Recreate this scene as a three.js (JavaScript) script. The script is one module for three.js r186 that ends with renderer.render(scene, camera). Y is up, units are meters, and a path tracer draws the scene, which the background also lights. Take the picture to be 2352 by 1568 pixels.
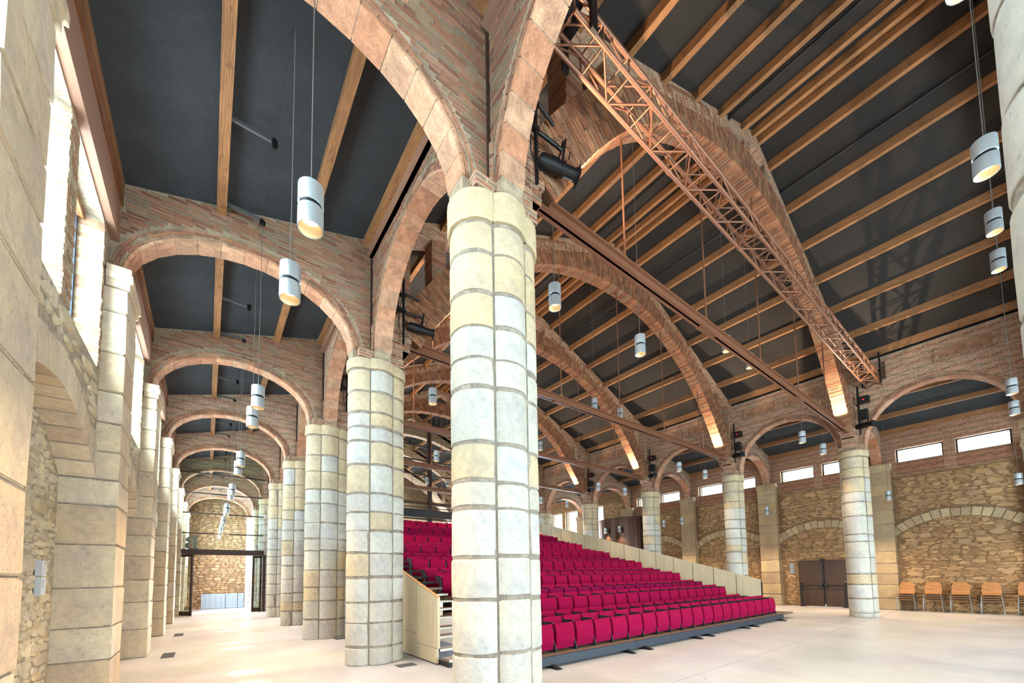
import * as THREE from 'three';
import { RectAreaLightUniformsLib } from 'three/addons/lights/RectAreaLightUniformsLib.js';
import { RoundedBoxGeometry } from 'three/addons/geometries/RoundedBoxGeometry.js';
import { mergeGeometries } from 'three/addons/utils/BufferGeometryUtils.js';
import { TextGeometry } from 'three/addons/geometries/TextGeometry.js';
import { FontLoader } from 'three/addons/loaders/FontLoader.js';

// ---------- camera, sky, exposure, daylight ----------
const W = 2352, H = 1568;
const scene = new THREE.Scene();
const renderer = new THREE.WebGLRenderer({ antialias: true });
renderer.toneMapping = THREE.LinearToneMapping;
renderer.toneMappingExposure = 2.1;
renderer.shadowMap.enabled = true;
RectAreaLightUniformsLib.init();
const V = (x, y, d) => new THREE.Vector3(x, y, -d);          // d = metres ahead along the nave
const CAM = { f: 914.14, cy: 1264.09, yaw: 0.6542, pitch: 0.0643, roll: 0.0158, h: 1.6 };
const camera = new THREE.PerspectiveCamera(2 * Math.atan(H / 2 / CAM.f) * 180 / Math.PI, W / H, 0.05, 200);
{
  const { yaw, pitch, roll } = CAM, cp = Math.cos(pitch), sp = Math.sin(pitch);
  const F = V(Math.sin(yaw) * cp, sp, Math.cos(yaw) * cp);
  const r0 = V(Math.cos(yaw), 0, -Math.sin(yaw)), u0 = r0.clone().cross(F);
  const R = r0.clone().multiplyScalar(Math.cos(roll)).addScaledVector(u0, -Math.sin(roll));
  const U = r0.clone().multiplyScalar(Math.sin(roll)).addScaledVector(u0, Math.cos(roll));
  const m = new THREE.Matrix4().makeBasis(R, U, F.clone().negate());
  camera.quaternion.setFromRotationMatrix(m);
  camera.position.set(0, CAM.h, 0);
  camera.setViewOffset(W, H, 0, H / 2 - CAM.cy, W, H);        // rising front of the lens
  camera.updateProjectionMatrix();
}
const SKY = new THREE.Color().setRGB(0.86, 0.94, 1.0);
scene.background = SKY; scene.backgroundIntensity = 4;
const DAY = new THREE.Color().setRGB(0.69, 0.835, 1.0), WARM = new THREE.Color().setRGB(1.0, 0.78, 0.54);
const LIGHT = { left: 12.5, front: 9.5, porch: 17, right: 12, rear: 110, pendant: 17, aisle: 26, up: 32 };
function daylight(name, x, y, d, w, h, tx, td, power) {       // daylight at a glazed opening; also makes the added foyer fill
  const l = new THREE.RectAreaLight(DAY, power, w, h); l.name = name;
  l.position.copy(V(x, y, d)); l.lookAt(V(x + tx, y, d + td)); scene.add(l);
}

// ---------- helpers ----------
let seed = 7;
const rnd = () => { seed = (seed + 0x6d2b79f5) | 0; let t = Math.imul(seed ^ (seed >>> 15), 1 | seed); t = (t + Math.imul(t ^ (t >>> 7), 61 | t)) ^ t; return ((t ^ (t >>> 14)) >>> 0) / 4294967296; };
const rr = (a, b) => a + (b - a) * rnd(), pick = (a) => a[Math.floor(rnd() * a.length)];
const XC = 2.6317, NAVE = 15.829, D0 = -0.4402, BAY = 4.1463, XM = XC + NAVE / 2;
const zk = (k) => D0 + k * BAY, mir = (x) => 2 * XM - x;
const ORD = ['first', 'second', 'third', 'fourth', 'fifth', 'sixth', 'seventh', 'eighth', 'ninth', 'tenth', 'eleventh', 'twelfth', 'thirteenth', 'fourteenth', 'fifteenth', 'sixteenth', 'seventeenth', 'eighteenth', 'nineteenth', 'twentieth'];
const used = {};
function numbered(n) { used[n] = (used[n] ?? -1) + 1; return used[n] ? n + '_' + String(used[n]).padStart(3, '0') : n; }
function tag(o, label, category, group, kind) { if (label) o.userData.label = label; if (category) o.userData.category = category; if (group) o.userData.group = group; if (kind) o.userData.kind = kind; return o; }
function thing(name, label, category, group, pos) { const g = new THREE.Group(); g.name = numbered(name); if (pos) g.position.copy(pos); scene.add(g); return tag(g, label, category, group); }
function struct(name, label, category) { const g = new THREE.Group(); g.name = numbered(name); scene.add(g); return tag(g, label, category, null, 'structure'); }
function solid(...p) { const g = thing(...p); g.userData.kind = 'structure'; return g; }
function mesh(name, geo, mat, parent) { const m = new THREE.Mesh(geo, mat); m.name = name; m.castShadow = m.receiveShadow = true; parent.add(m); return m; }

class MB {                                                     // mesh builder, uv in metres
  constructor(o) { this.p = []; this.n = []; this.u = []; this.c = []; this.i = []; this.o = o || new THREE.Vector3(); }
  vert(v, n, col) {
    this.p.push(v.x - this.o.x, v.y - this.o.y, v.z - this.o.z); this.n.push(n.x, n.y, n.z);
    const ax = Math.abs(n.x), ay = Math.abs(n.y), az = Math.abs(n.z);
    if (ax >= ay && ax >= az) this.u.push(-v.z, v.y); else if (ay >= az) this.u.push(-v.z, v.x); else this.u.push(v.x, v.y);
    const k = col || MB.white; this.c.push(k.r, k.g, k.b); return this.p.length / 3 - 1;
  }
  face(pts, col) {
    const n = new THREE.Vector3(), a = new THREE.Vector3().subVectors(pts[1], pts[0]), b = new THREE.Vector3().subVectors(pts[pts.length - 1], pts[0]);
    n.crossVectors(a, b); if (pts.length > 4 || n.lengthSq() < 1e-14) { n.set(0, 0, 0); for (let k = 0; k < pts.length; k++) { const p = pts[k], q = pts[(k + 1) % pts.length]; n.x += (p.y - q.y) * (p.z + q.z); n.y += (p.z - q.z) * (p.x + q.x); n.z += (p.x - q.x) * (p.y + q.y); } } n.normalize();
    const s = this.p.length / 3; pts.forEach((v) => this.vert(v, n, col));
    for (let k = 1; k < pts.length - 1; k++) this.i.push(s, s + k, s + k + 1);
    return this;
  }
  hexa(q, col) {                                               // q[0..3] one end, q[4..7] the other; outward whatever the order
    const c = q.reduce((a, v) => a.add(v), new THREE.Vector3()).multiplyScalar(1 / 8);
    for (const f of [[0, 1, 2, 3], [4, 5, 6, 7], [0, 1, 5, 4], [1, 2, 6, 5], [2, 3, 7, 6], [3, 0, 4, 7]]) {
      let t = f.map((k) => q[k]);
      const n = new THREE.Vector3().subVectors(t[1], t[0]).cross(new THREE.Vector3().subVectors(t[2], t[0]));
      if (n.dot(new THREE.Vector3().subVectors(t[0], c)) < 0) t = [t[0], t[3], t[2], t[1]];
      this.face(t, col);
    }
    return this;
  }
  box(x0, x1, y0, y1, d0, d1, col) { return this.hexa([V(x0, y0, d0), V(x1, y0, d0), V(x1, y1, d0), V(x0, y1, d0), V(x0, y0, d1), V(x1, y0, d1), V(x1, y1, d1), V(x0, y1, d1)], col); }
  prism(F, pts, n0, n1, col, holes = []) {                     // polygon in frame F (u, v) with holes, extruded along its normal
    const loop = (l, ccw) => { const P = l.map(([u, v]) => new THREE.Vector2(u, v)); if ((THREE.ShapeUtils.area(P) > 0) !== ccw) P.reverse(); return P; };
    const P = loop(pts, true), hs = holes.map((h) => loop(h, false)), all = [...P, ...hs.flat()];
    const A = all.map((q) => F.at(q.x, q.y, n0)), B = all.map((q) => F.at(q.x, q.y, n1)), tri = THREE.ShapeUtils.triangulateShape(P, hs);
    const flip = F.U.clone().cross(F.V).dot(F.N) * (n1 - n0) < 0;
    for (const [a, b, c] of tri) { this.face(flip ? [B[a], B[c], B[b]] : [B[a], B[b], B[c]], col); this.face(flip ? [A[a], A[b], A[c]] : [A[a], A[c], A[b]], col); }
    let s = 0;
    for (const L of [P, ...hs]) { for (let k = 0; k < L.length; k++) { const i = s + k, j = s + (k + 1) % L.length; this.face(flip ? [A[j], A[i], B[i], B[j]] : [A[i], A[j], B[j], B[i]], col); } s += L.length; }
    return this;
  }
  cyl(a, b, r, seg = 10, col, r2 = r, caps = true) {
    const ax = new THREE.Vector3().subVectors(b, a).normalize(), s = Math.abs(ax.y) > 0.9 ? new THREE.Vector3(1, 0, 0) : new THREE.Vector3(0, 1, 0);
    const e = new THREE.Vector3().crossVectors(ax, s).normalize(), f = new THREE.Vector3().crossVectors(ax, e);
    const s0 = this.p.length / 3, dir = [];
    for (let k = 0; k <= seg; k++) { const t = k / seg * 2 * Math.PI, n = e.clone().multiplyScalar(Math.cos(t)).addScaledVector(f, Math.sin(t)); dir.push(n); this.vert(a.clone().addScaledVector(n, r), n, col); this.vert(b.clone().addScaledVector(n, r2), n, col); }
    for (let k = 0; k < seg; k++) { const q = s0 + 2 * k; this.i.push(q, q + 2, q + 1, q + 1, q + 2, q + 3); }
    if (caps) { if (r > 1e-6) this.face(dir.slice(0, seg).reverse().map((n) => a.clone().addScaledVector(n, r)), col); if (r2 > 1e-6) this.face(dir.slice(0, seg).map((n) => b.clone().addScaledVector(n, r2)), col); }
    return this;
  }
  path(pts, r, seg = 6, col) { for (let k = 0; k < pts.length - 1; k++) this.cyl(pts[k], pts[k + 1], r, seg, col); return this; }
  geo() {
    const g = new THREE.BufferGeometry();
    g.setAttribute('position', new THREE.Float32BufferAttribute(this.p, 3)); g.setAttribute('normal', new THREE.Float32BufferAttribute(this.n, 3));
    g.setAttribute('uv', new THREE.Float32BufferAttribute(this.u, 2)); g.setAttribute('color', new THREE.Float32BufferAttribute(this.c, 3)); g.setIndex(this.i); return g;
  }
  build(name, mat, parent) { return mesh(name, this.geo(), mat, parent); }
}
MB.white = new THREE.Color(1, 1, 1);
class Frame {                                                  // a plane to lay bricks and stones on
  constructor(O, U, Vv, N) { this.O = O; this.U = U; this.V = Vv; this.N = N; }
  at(u, v, n = 0) { return this.O.clone().addScaledVector(this.U, u).addScaledVector(this.V, v).addScaledVector(this.N, n); }
}
const UP = new THREE.Vector3(0, 1, 0), PX = new THREE.Vector3(1, 0, 0), AHEAD = new THREE.Vector3(0, 0, -1);
const faceX = (x, s) => new Frame(V(x, 0, 0), AHEAD, UP, new THREE.Vector3(s, 0, 0));      // u = d, v = y, facing s * x
const faceZ = (d, s = 1) => new Frame(V(0, 0, d), PX, UP, new THREE.Vector3(0, 0, s));      // u = x, v = y, facing the camera when s = 1

// ---------- textures ----------
function lattice(n, s) { let q = s; const r = () => { q = (q * 1664525 + 1013904223) >>> 0; return q / 4294967296; }; return Float32Array.from({ length: n * n }, r); }
function vnoise(n, s) { const L = lattice(n, s); return (x, y) => { x *= n; y *= n; const xi = Math.floor(x), yi = Math.floor(y), fx = x - xi, fy = y - yi, sx = fx * fx * (3 - 2 * fx), sy = fy * fy * (3 - 2 * fy), m = (a) => ((a % n) + n) % n; const g = (a, b) => L[m(b) * n + m(a)]; return (g(xi, yi) * (1 - sx) + g(xi + 1, yi) * sx) * (1 - sy) + (g(xi, yi + 1) * (1 - sx) + g(xi + 1, yi + 1) * sx) * sy; }; }
function fbm(base, oct, s) { const f = Array.from({ length: oct }, (_, k) => vnoise(base << k, s + k * 17)); return (x, y) => { let a = 0, w = 0.5, t = 0; for (const g of f) { a += w * g(x, y); t += w; w *= 0.55; } return a / t; }; }
function tex(n, size, fn, srgb = true) {                       // size: metres one tile covers
  const d = new Uint8Array(n * n * 4);
  for (let y = 0; y < n; y++) for (let x = 0; x < n; x++) { const c = fn(x / n, y / n), o = (y * n + x) * 4; d[o] = c[0]; d[o + 1] = c[1]; d[o + 2] = c[2]; d[o + 3] = 255; }
  const t = new THREE.DataTexture(d, n, n); t.wrapS = t.wrapT = THREE.RepeatWrapping; t.magFilter = THREE.LinearFilter; t.minFilter = THREE.LinearMipmapLinearFilter; t.generateMipmaps = true;
  if (srgb) t.colorSpace = THREE.SRGBColorSpace; t.repeat.set(1 / (size[0] ?? size), 1 / (size[1] ?? size)); t.needsUpdate = true; return t;
}
const clamp = (x) => Math.max(0, Math.min(255, x)), G3 = (v) => { v = clamp(v); return [v, v, v]; };
const nA = fbm(4, 6, 3), nB = fbm(8, 5, 91), nC = fbm(24, 4, 55), nD = fbm(64, 3, 12);
const stoneMap = tex(512, 1.3, (x, y) => { const a = nA(x, y), b = nC(x, y), pit = nD(x, y) > 0.76 ? 14 : 0; const v = 222 + (a - 0.5) * 52 + (b - 0.5) * 34 - pit; return [clamp(v + 4), clamp(v), clamp(v - 7 - (a - 0.5) * 30)]; });
const stoneBump = tex(512, 1.3, (x, y) => { const p = nD(x, y); return G3(150 + (nC(x, y) - 0.5) * 120 + (nA(x, y) - 0.5) * 60 - (p > 0.74 ? 60 : 0)); }, false);
const roughMap = tex(512, 0.7, (x, y) => { const a = nB(x, y), b = nD(x, y); const v = 205 + (a - 0.5) * 90 + (b - 0.5) * 60; return [clamp(v + 6), clamp(v), clamp(v - 8)]; });
const roughBump = tex(512, 0.7, (x, y) => G3(128 + (nB(x, y) - 0.5) * 200 + (nD(x, y) - 0.5) * 110), false);
const woodMap = tex(512, [2.2, 0.5], (x, y) => { const w = nA(x * 0.5, y) * 3.5, g = Math.sin((y * 14 + w) * 6.283), k = nB(x, y), knot = Math.max(0, nC(x, y * 0.5) - 0.66) * 300; const v = 205 + g * 16 + (k - 0.5) * 60; return [clamp(v - knot * 0.8), clamp(v - 6 - knot), clamp(v - 14 - knot)]; });
const plyMap = tex(512, [1.1, 1.7], (x, y) => { const g = Math.sin((x * 9 + nA(x, y * 0.25) * 4) * 6.283), v = 226 + g * 3 + (nB(x, y * 0.3) - 0.5) * 30; return [clamp(v), clamp(v - 2), clamp(v - 7)]; });
const floorMap = tex(1024, [7, 5], (x, y) => { const a = nA(x, y), b = nA(x * 2 + 0.3, y * 0.5), c = nC(x, y), d = nD(x, y); const v = 214 + (a - 0.5) * 46 + (b - 0.5) * 34 + (c - 0.5) * 12 + (d - 0.5) * 8; return [clamp(v + 2), clamp(v - 2 - (b - 0.5) * 14), clamp(v - 6 - (a - 0.5) * 26)]; });
const floorRough = tex(512, [3, 4], (x, y) => G3(70 + nA(x, y) * 70 + nC(x, y) * 20), false);
const ceilMap = tex(512, 1.6, (x, y) => { const v = 200 + (nA(x, y) - 0.5) * 50 + (nD(x, y) - 0.5) * 40; return G3(v); });
const BR = { n: 512, w: 1.04, h: 0.896 };                       // brick sheet for walls too far away to tell single bricks apart: 4 x 16
const brickTones = ['#a9745c', '#9a674f', '#b58468', '#8c5e49', '#a88a70', '#96806a', '#b0765a'].map((c) => new THREE.Color(c));
function brickAt(x, y) { const row = Math.floor(y * 16), off = (row % 2) * 0.5 + ((row * 37) % 5) * 0.06, bx = x * 4 + off, col = ((Math.floor(bx) % 4) + 4) % 4, fx = bx - Math.floor(bx), fy = y * 16 - row; return { id: row * 31 + col * 7, edge: Math.min(fx / 0.045, (1 - fx) / 0.045, fy / 0.16, (1 - fy) / 0.16) }; }
const brickMap = tex(512, [BR.w, BR.h], (x, y) => { const b = brickAt(x, y), e = b.edge + (nC(x, y) - 0.5) * 1.6, q = ((b.id * 7919) % 97) / 97; const t = brickTones[(b.id * 13) % 7], n = 0.82 + q * 0.25 + (nD(x, y) - 0.5) * 0.25; const c = e < 1 ? [178, 160, 138] : [t.r, t.g, t.b].map((v) => 255 * Math.pow(v, 1 / 2.2) * n); return c.map((v) => clamp(v + (nC(x, y) - 0.5) * 24)); });
const brickBump = tex(512, [BR.w, BR.h], (x, y) => { const b = brickAt(x, y); return G3(Math.min(1, Math.max(0, b.edge)) * 170 + (nD(x, y) - 0.5) * 80); }, false);
const fabricBump = tex(256, 0.05, (x, y) => G3(128 + 60 * Math.sin(x * 100) * Math.sin(y * 100) + (nD(x, y) - 0.5) * 80), false);

// ---------- materials ----------
const std = (color, roughness, more = {}) => new THREE.MeshStandardMaterial({ color: new THREE.Color(color), roughness, ...more });
const cloth = (c) => new THREE.MeshPhysicalMaterial({ color: new THREE.Color(c), roughness: 0.95, specularIntensity: 0.15, bumpMap: fabricBump, bumpScale: 0.0006 });
const M = {
  mortar: std('#b3a18c', 0.95, { map: roughMap, bumpMap: roughBump, bumpScale: 0.006, vertexColors: true }),
  mortarNave: std('#8a6a54', 0.95, { map: roughMap, bumpMap: roughBump, bumpScale: 0.004 }),
  jointGrey: std('#a79d92', 0.95, { map: roughMap, bumpMap: roughBump, bumpScale: 0.008 }),
  brickSheet: std('#ffffff', 0.92, { map: brickMap, bumpMap: brickBump, bumpScale: 0.008, vertexColors: true }),
  brickMass: std('#ffffff', 0.92, { map: roughMap, bumpMap: roughBump, bumpScale: 0.004, vertexColors: true }),
  stoneMass: std('#ffffff', 0.93, { map: stoneMap, bumpMap: stoneBump, bumpScale: 0.006, vertexColors: true }),
  rubbleBed: std('#957757', 0.97, { map: roughMap, bumpMap: roughBump, bumpScale: 0.012 }),
  rubbleBedLeft: std('#c3b7a5', 0.97, { map: roughMap, bumpMap: roughBump, bumpScale: 0.018 }),
  timber: std('#b07c50', 0.7, { map: woodMap, vertexColors: true }),
  bronze: std('#7e523b', 0.42, { metalness: 0.3 }),
  bronzeDark: std('#3a2820', 0.5, { metalness: 0.3 }),
  steelBeam: std('#9a7460', 0.5, { metalness: 0.25 }),
  ceiling: std('#3d4146', 0.9, { map: ceilMap }),
  roofPanel: std('#2c241f', 0.9, { map: ceilMap }),
  floor: std('#cecdd1', 0.75, { map: floorMap, roughnessMap: floorRough }),
  dark: std('#141414', 0.6), black: std('#0d0e10', 0.45, { metalness: 0.2 }),
  alu: std('#a9adb0', 0.38, { metalness: 0.55 }),
  white: std('#e8e2d6', 0.5),
  chrome: std('#c8c8c8', 0.25, { metalness: 0.9 }),
  armGrey: std('#5c5c5c', 0.5, { metalness: 0.4 }),
  red: cloth('#820834'),
  redDark: cloth('#720836'),
  blueSteel: std('#1d2735', 0.5),
  ply: std('#d6c6a8', 0.55, { map: plyMap }),
  plyEdge: std('#c08a58', 0.6),
  tread: std('#6e5a48', 0.6), riser: std('#d8d4cc', 0.5),
  door: std('#4a3428', 0.5, { metalness: 0.2 }),
  beech: std('#c98e54', 0.5, { map: woodMap }),
  glass: new THREE.MeshPhysicalMaterial({ color: new THREE.Color('#f2f8f5'), roughness: 0.02, transmission: 1, thickness: 0, ior: 1.45 }),
  board: std('#8f979c', 0.5),
  plaque: std('#b9bdc4', 0.4, { metalness: 0.2 }),
  lampGlow: std('#fff4e0', 0.5, { emissive: new THREE.Color(1, 0.82, 0.55), emissiveIntensity: 1.3 }),
  lampInner: std('#d8c39c', 0.35),
  redLed: std('#ff2030', 0.5, { emissive: new THREE.Color(1, 0.02, 0.05), emissiveIntensity: 0.5 }),
};
const lin = (hex) => new THREE.Color(hex);
const brickMats = ['#b27d65', '#a3705a', '#be8e73', '#966854', '#b09479', '#9f8a75', '#b58063', '#a6846e'].map((c) => std(c, 0.92, { map: roughMap, bumpMap: roughBump, bumpScale: 0.004 }));
const tileMats = ['#d09a7a', '#c78d6d', '#d9a98a', '#cca083'].map((c) => std(c, 0.85, { map: roughMap, bumpMap: roughBump, bumpScale: 0.003 }));
const limeMats = ['#c5c1bb', '#c9c7c3', '#c9b89d', '#cbb797', '#c0bbb3', '#c6c2ba'].map((c) => std(c, 0.8, { map: stoneMap, bumpMap: stoneBump, bumpScale: 0.006 }));
const pierMats = ['#dac8b2', '#d3bda4', '#e0d0bc', '#d0bba5', '#d9c7b0'].map((c) => std(c, 0.85, { map: stoneMap, bumpMap: stoneBump, bumpScale: 0.012 }));
const ochreMats = ['#bba27f', '#b0977a', '#c3ad8c', '#b59f82'].map((c) => std(c, 0.85, { map: stoneMap, bumpMap: stoneBump, bumpScale: 0.012 }));
const rubMats = ['#b8926a', '#a8835c', '#c29e76', '#9d7a56', '#a98a66', '#b89674'].map((c) => std(c, 0.9, { map: stoneMap, bumpMap: stoneBump, bumpScale: 0.01 }));
const rubLeftMats = ['#d2c4ab', '#c7b9a3', '#dccdb2', '#c6b497', '#d6cab6'].map((c) => std(c, 0.92, { map: stoneMap, bumpMap: stoneBump, bumpScale: 0.014 }));

// ---------- pieces: bricks, stones and blocks laid one by one ----------
const unitBrick = (() => {                                     // u, v in -0.5..0.5, n in 0..1, front edges chamfered
  const b = new MB(), c = 0.06, q = (u, v, n) => new THREE.Vector3(u, v, n), e = 0.5, i = 0.5 - c;
  const ring = (s, t, n) => [q(-s, -t, n), q(s, -t, n), q(s, t, n), q(-s, t, n)];
  const A = ring(e, e, 0), B = ring(e, e, 0.7), C = ring(0.5 - 0.02, 0.5 - 0.09, 1);
  b.face(C);
  for (let k = 0; k < 4; k++) { const j = (k + 1) % 4; b.face([A[k], A[j], B[j], B[k]]); b.face([B[k], B[j], C[j], C[k]]); }
  return b.geo();
})();
camera.updateMatrixWorld(true);
function seen(v, size) {                                       // how large it shows in the photograph
  const q = v.clone().project(camera); const d = v.distanceTo(camera.position);
  return (Math.abs(q.x) < 1.02 && Math.abs(q.y) < 1.02 && q.z < 1 ? 1 : 0.001) * size / d;
}
function lay(pieces, parent, mats, name, massName, massMat, limit = 300) {
  const list = pieces.map((p) => {
    const c = p.F ? p.F.at((p.u0 + p.u1) / 2, (p.v0 + p.v1) / 2, 0) : p.q.reduce((a, v) => a.add(v), new THREE.Vector3()).multiplyScalar(1 / p.q.length);
    return { ...p, c, mat: p.mat ?? Math.floor(rnd() * mats.length), s: seen(c, p.size ?? (p.F ? Math.min(1, p.u1 - p.u0) : 0.2)) };
  }).sort((a, b) => b.s - a.s);
  const mass = new MB();
  list.forEach((p, k) => {
    const solo = k < limit && p.s > 1e-3;
    if (p.F) {
      const F = p.F, n0 = p.n0 ?? -0.01, n1 = p.n1 ?? 0.012;
      if (solo) {
        const m = mesh(name, unitBrick, mats[p.mat], parent), rh = F.U.clone().cross(F.V).dot(F.N) > 0;
        m.position.copy(F.at((p.u0 + p.u1) / 2, (p.v0 + p.v1) / 2, n0));
        m.quaternion.setFromRotationMatrix(new THREE.Matrix4().makeBasis(rh ? F.U : F.U.clone().negate(), F.V, F.N));
        m.scale.set(p.u1 - p.u0, p.v1 - p.v0, n1 - n0);
      } else mass.hexa([F.at(p.u0, p.v0, n0), F.at(p.u1, p.v0, n0), F.at(p.u1, p.v1, n0), F.at(p.u0, p.v1, n0), F.at(p.u0, p.v0, n1), F.at(p.u1, p.v0, n1), F.at(p.u1, p.v1, n1), F.at(p.u0, p.v1, n1)], mats[p.mat].color);
    } else if (solo) { const b = new MB(p.c); p.make(b); b.build(name, mats[p.mat], parent).position.copy(p.c); } else p.make(mass, mats[p.mat].color);
  });
  if (mass.i.length) tag(mass.build(massName, massMat, parent), null, null, null, 'stuff');
}
const hex8 = (q, mat, size) => ({ q, mat, size, make: (b, col) => b.hexa(q, col) });
function courses(F, u0, u1, v0, v1, inside, o = {}) {          // running-bond bricks wherever inside(u, v)
  const ch = o.ch ?? 0.056, j = o.joint ?? 0.0095, len = o.len ?? 0.27, out = [];
  for (let v = v0, row = 0; v + ch - j <= v1; v += ch, row++) {
    const lo = v + 0.004, hi = v + ch - j; let a = null;
    for (let u = u0; u <= u1 + 0.011; u += 0.02) {
      const ok = u <= u1 && inside(u, lo) && inside(u, hi);
      if (ok && a === null) a = u;
      if (!ok && a !== null) {
        let x = a + (row % 2 ? -len / 2 : 0) - rnd() * 0.06;
        while (x < u - 0.02) { const w = rnd() < 0.14 ? len / 2 : len * rr(0.9, 1.08); const s = Math.max(x, a), e = Math.min(x + w - j, u - 0.02); if (e - s > 0.05) out.push({ F, u0: s, u1: e, v0: lo + rr(-0.003, 0.003), v1: hi + rr(-0.003, 0.003), n1: rr(0.005, 0.016) }); x += w; }
        a = null;
      }
    }
  }
  return out;
}
function rubble(F, u0, u1, v0, v1, inside, o = {}) {           // irregular coursed stones
  const out = [], hMin = o.hMin ?? 0.07, hMax = o.hMax ?? 0.2;
  for (let v = v0; v < v1;) {
    const rh = rr(hMin, hMax);
    for (let u = u0 - rnd() * 0.2; u < u1;) {
      const w = Math.min(rr(0.8, 2.9) * rh + 0.05, 0.5), split = rh > 0.13 && rnd() < 0.4 ? 2 : 1;
      for (let s = 0; s < split; s++) {
        const h = rh / split, cu = u + w / 2, cv = v + h * (s + 0.5) + 0.05 * Math.sin(u * 2.1 + v * 0.7) + rr(-0.015, 0.015), a = w / 2 * rr(0.93, 1.02), b = h / 2 * rr(0.9, 1.02);
        if (![[0, 0], [-a, 0], [a, 0], [0, b], [0, -b]].every(([x, y]) => inside(cu + x, cv + y))) continue;
        const n = 8, P = [], top = o.proud ? rr(...o.proud) : rr(0.012, 0.04), t0 = rr(0, 0.5);
        for (let k = 0; k < n; k++) { const t = t0 + k / n * 6.2832, c = Math.cos(t), d = Math.sin(t), q = 1 / Math.pow(Math.abs(c) ** 4 + Math.abs(d) ** 4, 1 / 4), r = rr(o.jag ?? 0.86, 1.1); P.push([cu + a * c * q * r, cv + b * d * q * r]); }
        const tilt = [rr(-0.5, 0.5) * top, rr(-0.5, 0.5) * top];
        out.push({
          q: [F.at(cu, cv, top)], size: Math.max(a, b) * 2, make: (m, col) => {
            const O = P.map(([x, y]) => F.at(x, y, -0.02)), I = P.map(([x, y]) => F.at(cu + (x - cu) * 0.82, cv + (y - cv) * 0.8, top * 0.85 + tilt[0] * (x - cu) / a + tilt[1] * (y - cv) / b)), rh2 = F.U.clone().cross(F.V).dot(F.N) > 0;
            for (let k = 0; k < n; k++) { const jn = (k + 1) % n; m.face(rh2 ? [O[k], O[jn], I[jn], I[k]] : [O[jn], O[k], I[k], I[jn]], col); }
            m.face(rh2 ? I : I.slice().reverse(), col);
          },
        });
      }
      u += w;
    }
    v += rh;
  }
  return out;
}
function block(F, u0, u1, v0, v1, n0, n1, mats, parent, name, jit = 0.008) {   // an ashlar block with worn edges
  const b = new MB(), c = 0.014, J = () => rr(-jit, jit), Q = (u, v, n) => F.at(u + J(), v + J(), n), ring = (i, n) => [Q(u0 + i, v0 + i, n), Q(u1 - i, v0 + i, n), Q(u1 - i, v1 - i, n), Q(u0 + i, v1 - i, n)];
  const A = ring(0, n0), B = ring(0, n1 - c), C = ring(c, n1), rh = F.U.clone().cross(F.V).dot(F.N) > 0, q = (t) => b.face(rh ? t : t.slice().reverse());
  q(C); for (let k = 0; k < 4; k++) { const j = (k + 1) % 4; q([A[k], A[j], B[j], B[k]]); q([B[k], B[j], C[j], C[k]]); }
  b.build(name, pick(mats), parent);
}

// ---------- floor ----------
{
  const f = struct('floor', 'polished beige concrete floor with faint cloudy mottling', 'floor');
  new MB().box(-2.2, 23.3, -0.4, -0.03, -7, 24.6).build('floor_bed', M.dark, f);
  new MB().box(-2.2, 23.3, -0.03, 0, -7, 3.325).build('floor_slab', M.floor, f);
  new MB().box(-2.2, 23.3, -0.03, 0, 3.338, 24.6).build('floor_slab', M.floor, f);
  const s = new MB(); s.hexa([V(-2.2, -0.4, 24.6), V(23.3, -0.4, 24.6), V(23.3, 0, 24.6), V(-2.2, 0, 24.6), V(-2.2, -0.75, 27.4), V(23.3, -0.75, 27.4), V(23.3, -0.33, 27.4), V(-2.2, -0.33, 27.4)]); s.build('ramp_slab', M.floor, f);
  new MB().box(-2.2, 23.3, -0.75, -0.33, 27.4, 37).build('foyer_slab', M.floor, f);
  for (const [x, d, w, l, where] of [[2.95, 7.1, 0.34, 0.26, 'beside the second column'], [-0.62, 11.55, 0.22, 0.75, 'along the aisle wall'], [2.9, 11.4, 0.3, 0.25, 'beside the third column'], [-0.62, 15.7, 0.22, 0.75, 'far along the aisle wall']]) {
    const g = thing('floor_grille', 'steel floor grille set flush ' + where, 'grille', null, V(x, 0, d)), o = g.position;
    const fr = new MB(o); fr.box(x - w / 2, x + w / 2, 0.001, 0.006, d - l / 2, d - l / 2 + 0.012).box(x - w / 2, x + w / 2, 0.001, 0.006, d + l / 2 - 0.012, d + l / 2).box(x - w / 2, x - w / 2 + 0.012, 0.001, 0.006, d - l / 2, d + l / 2).box(x + w / 2 - 0.012, x + w / 2, 0.001, 0.006, d - l / 2, d + l / 2); fr.build('frame', M.armGrey, g);
    const n = Math.round(l / 0.03), sl = new MB(o); for (let k = 1; k < n; k++) sl.box(x - w / 2 + 0.012, x + w / 2 - 0.012, 0.001, 0.005, d - l / 2 + k * l / n - 0.007, d - l / 2 + k * l / n + 0.007); sl.build('slat_panel', M.armGrey, g);
  }
}

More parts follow.
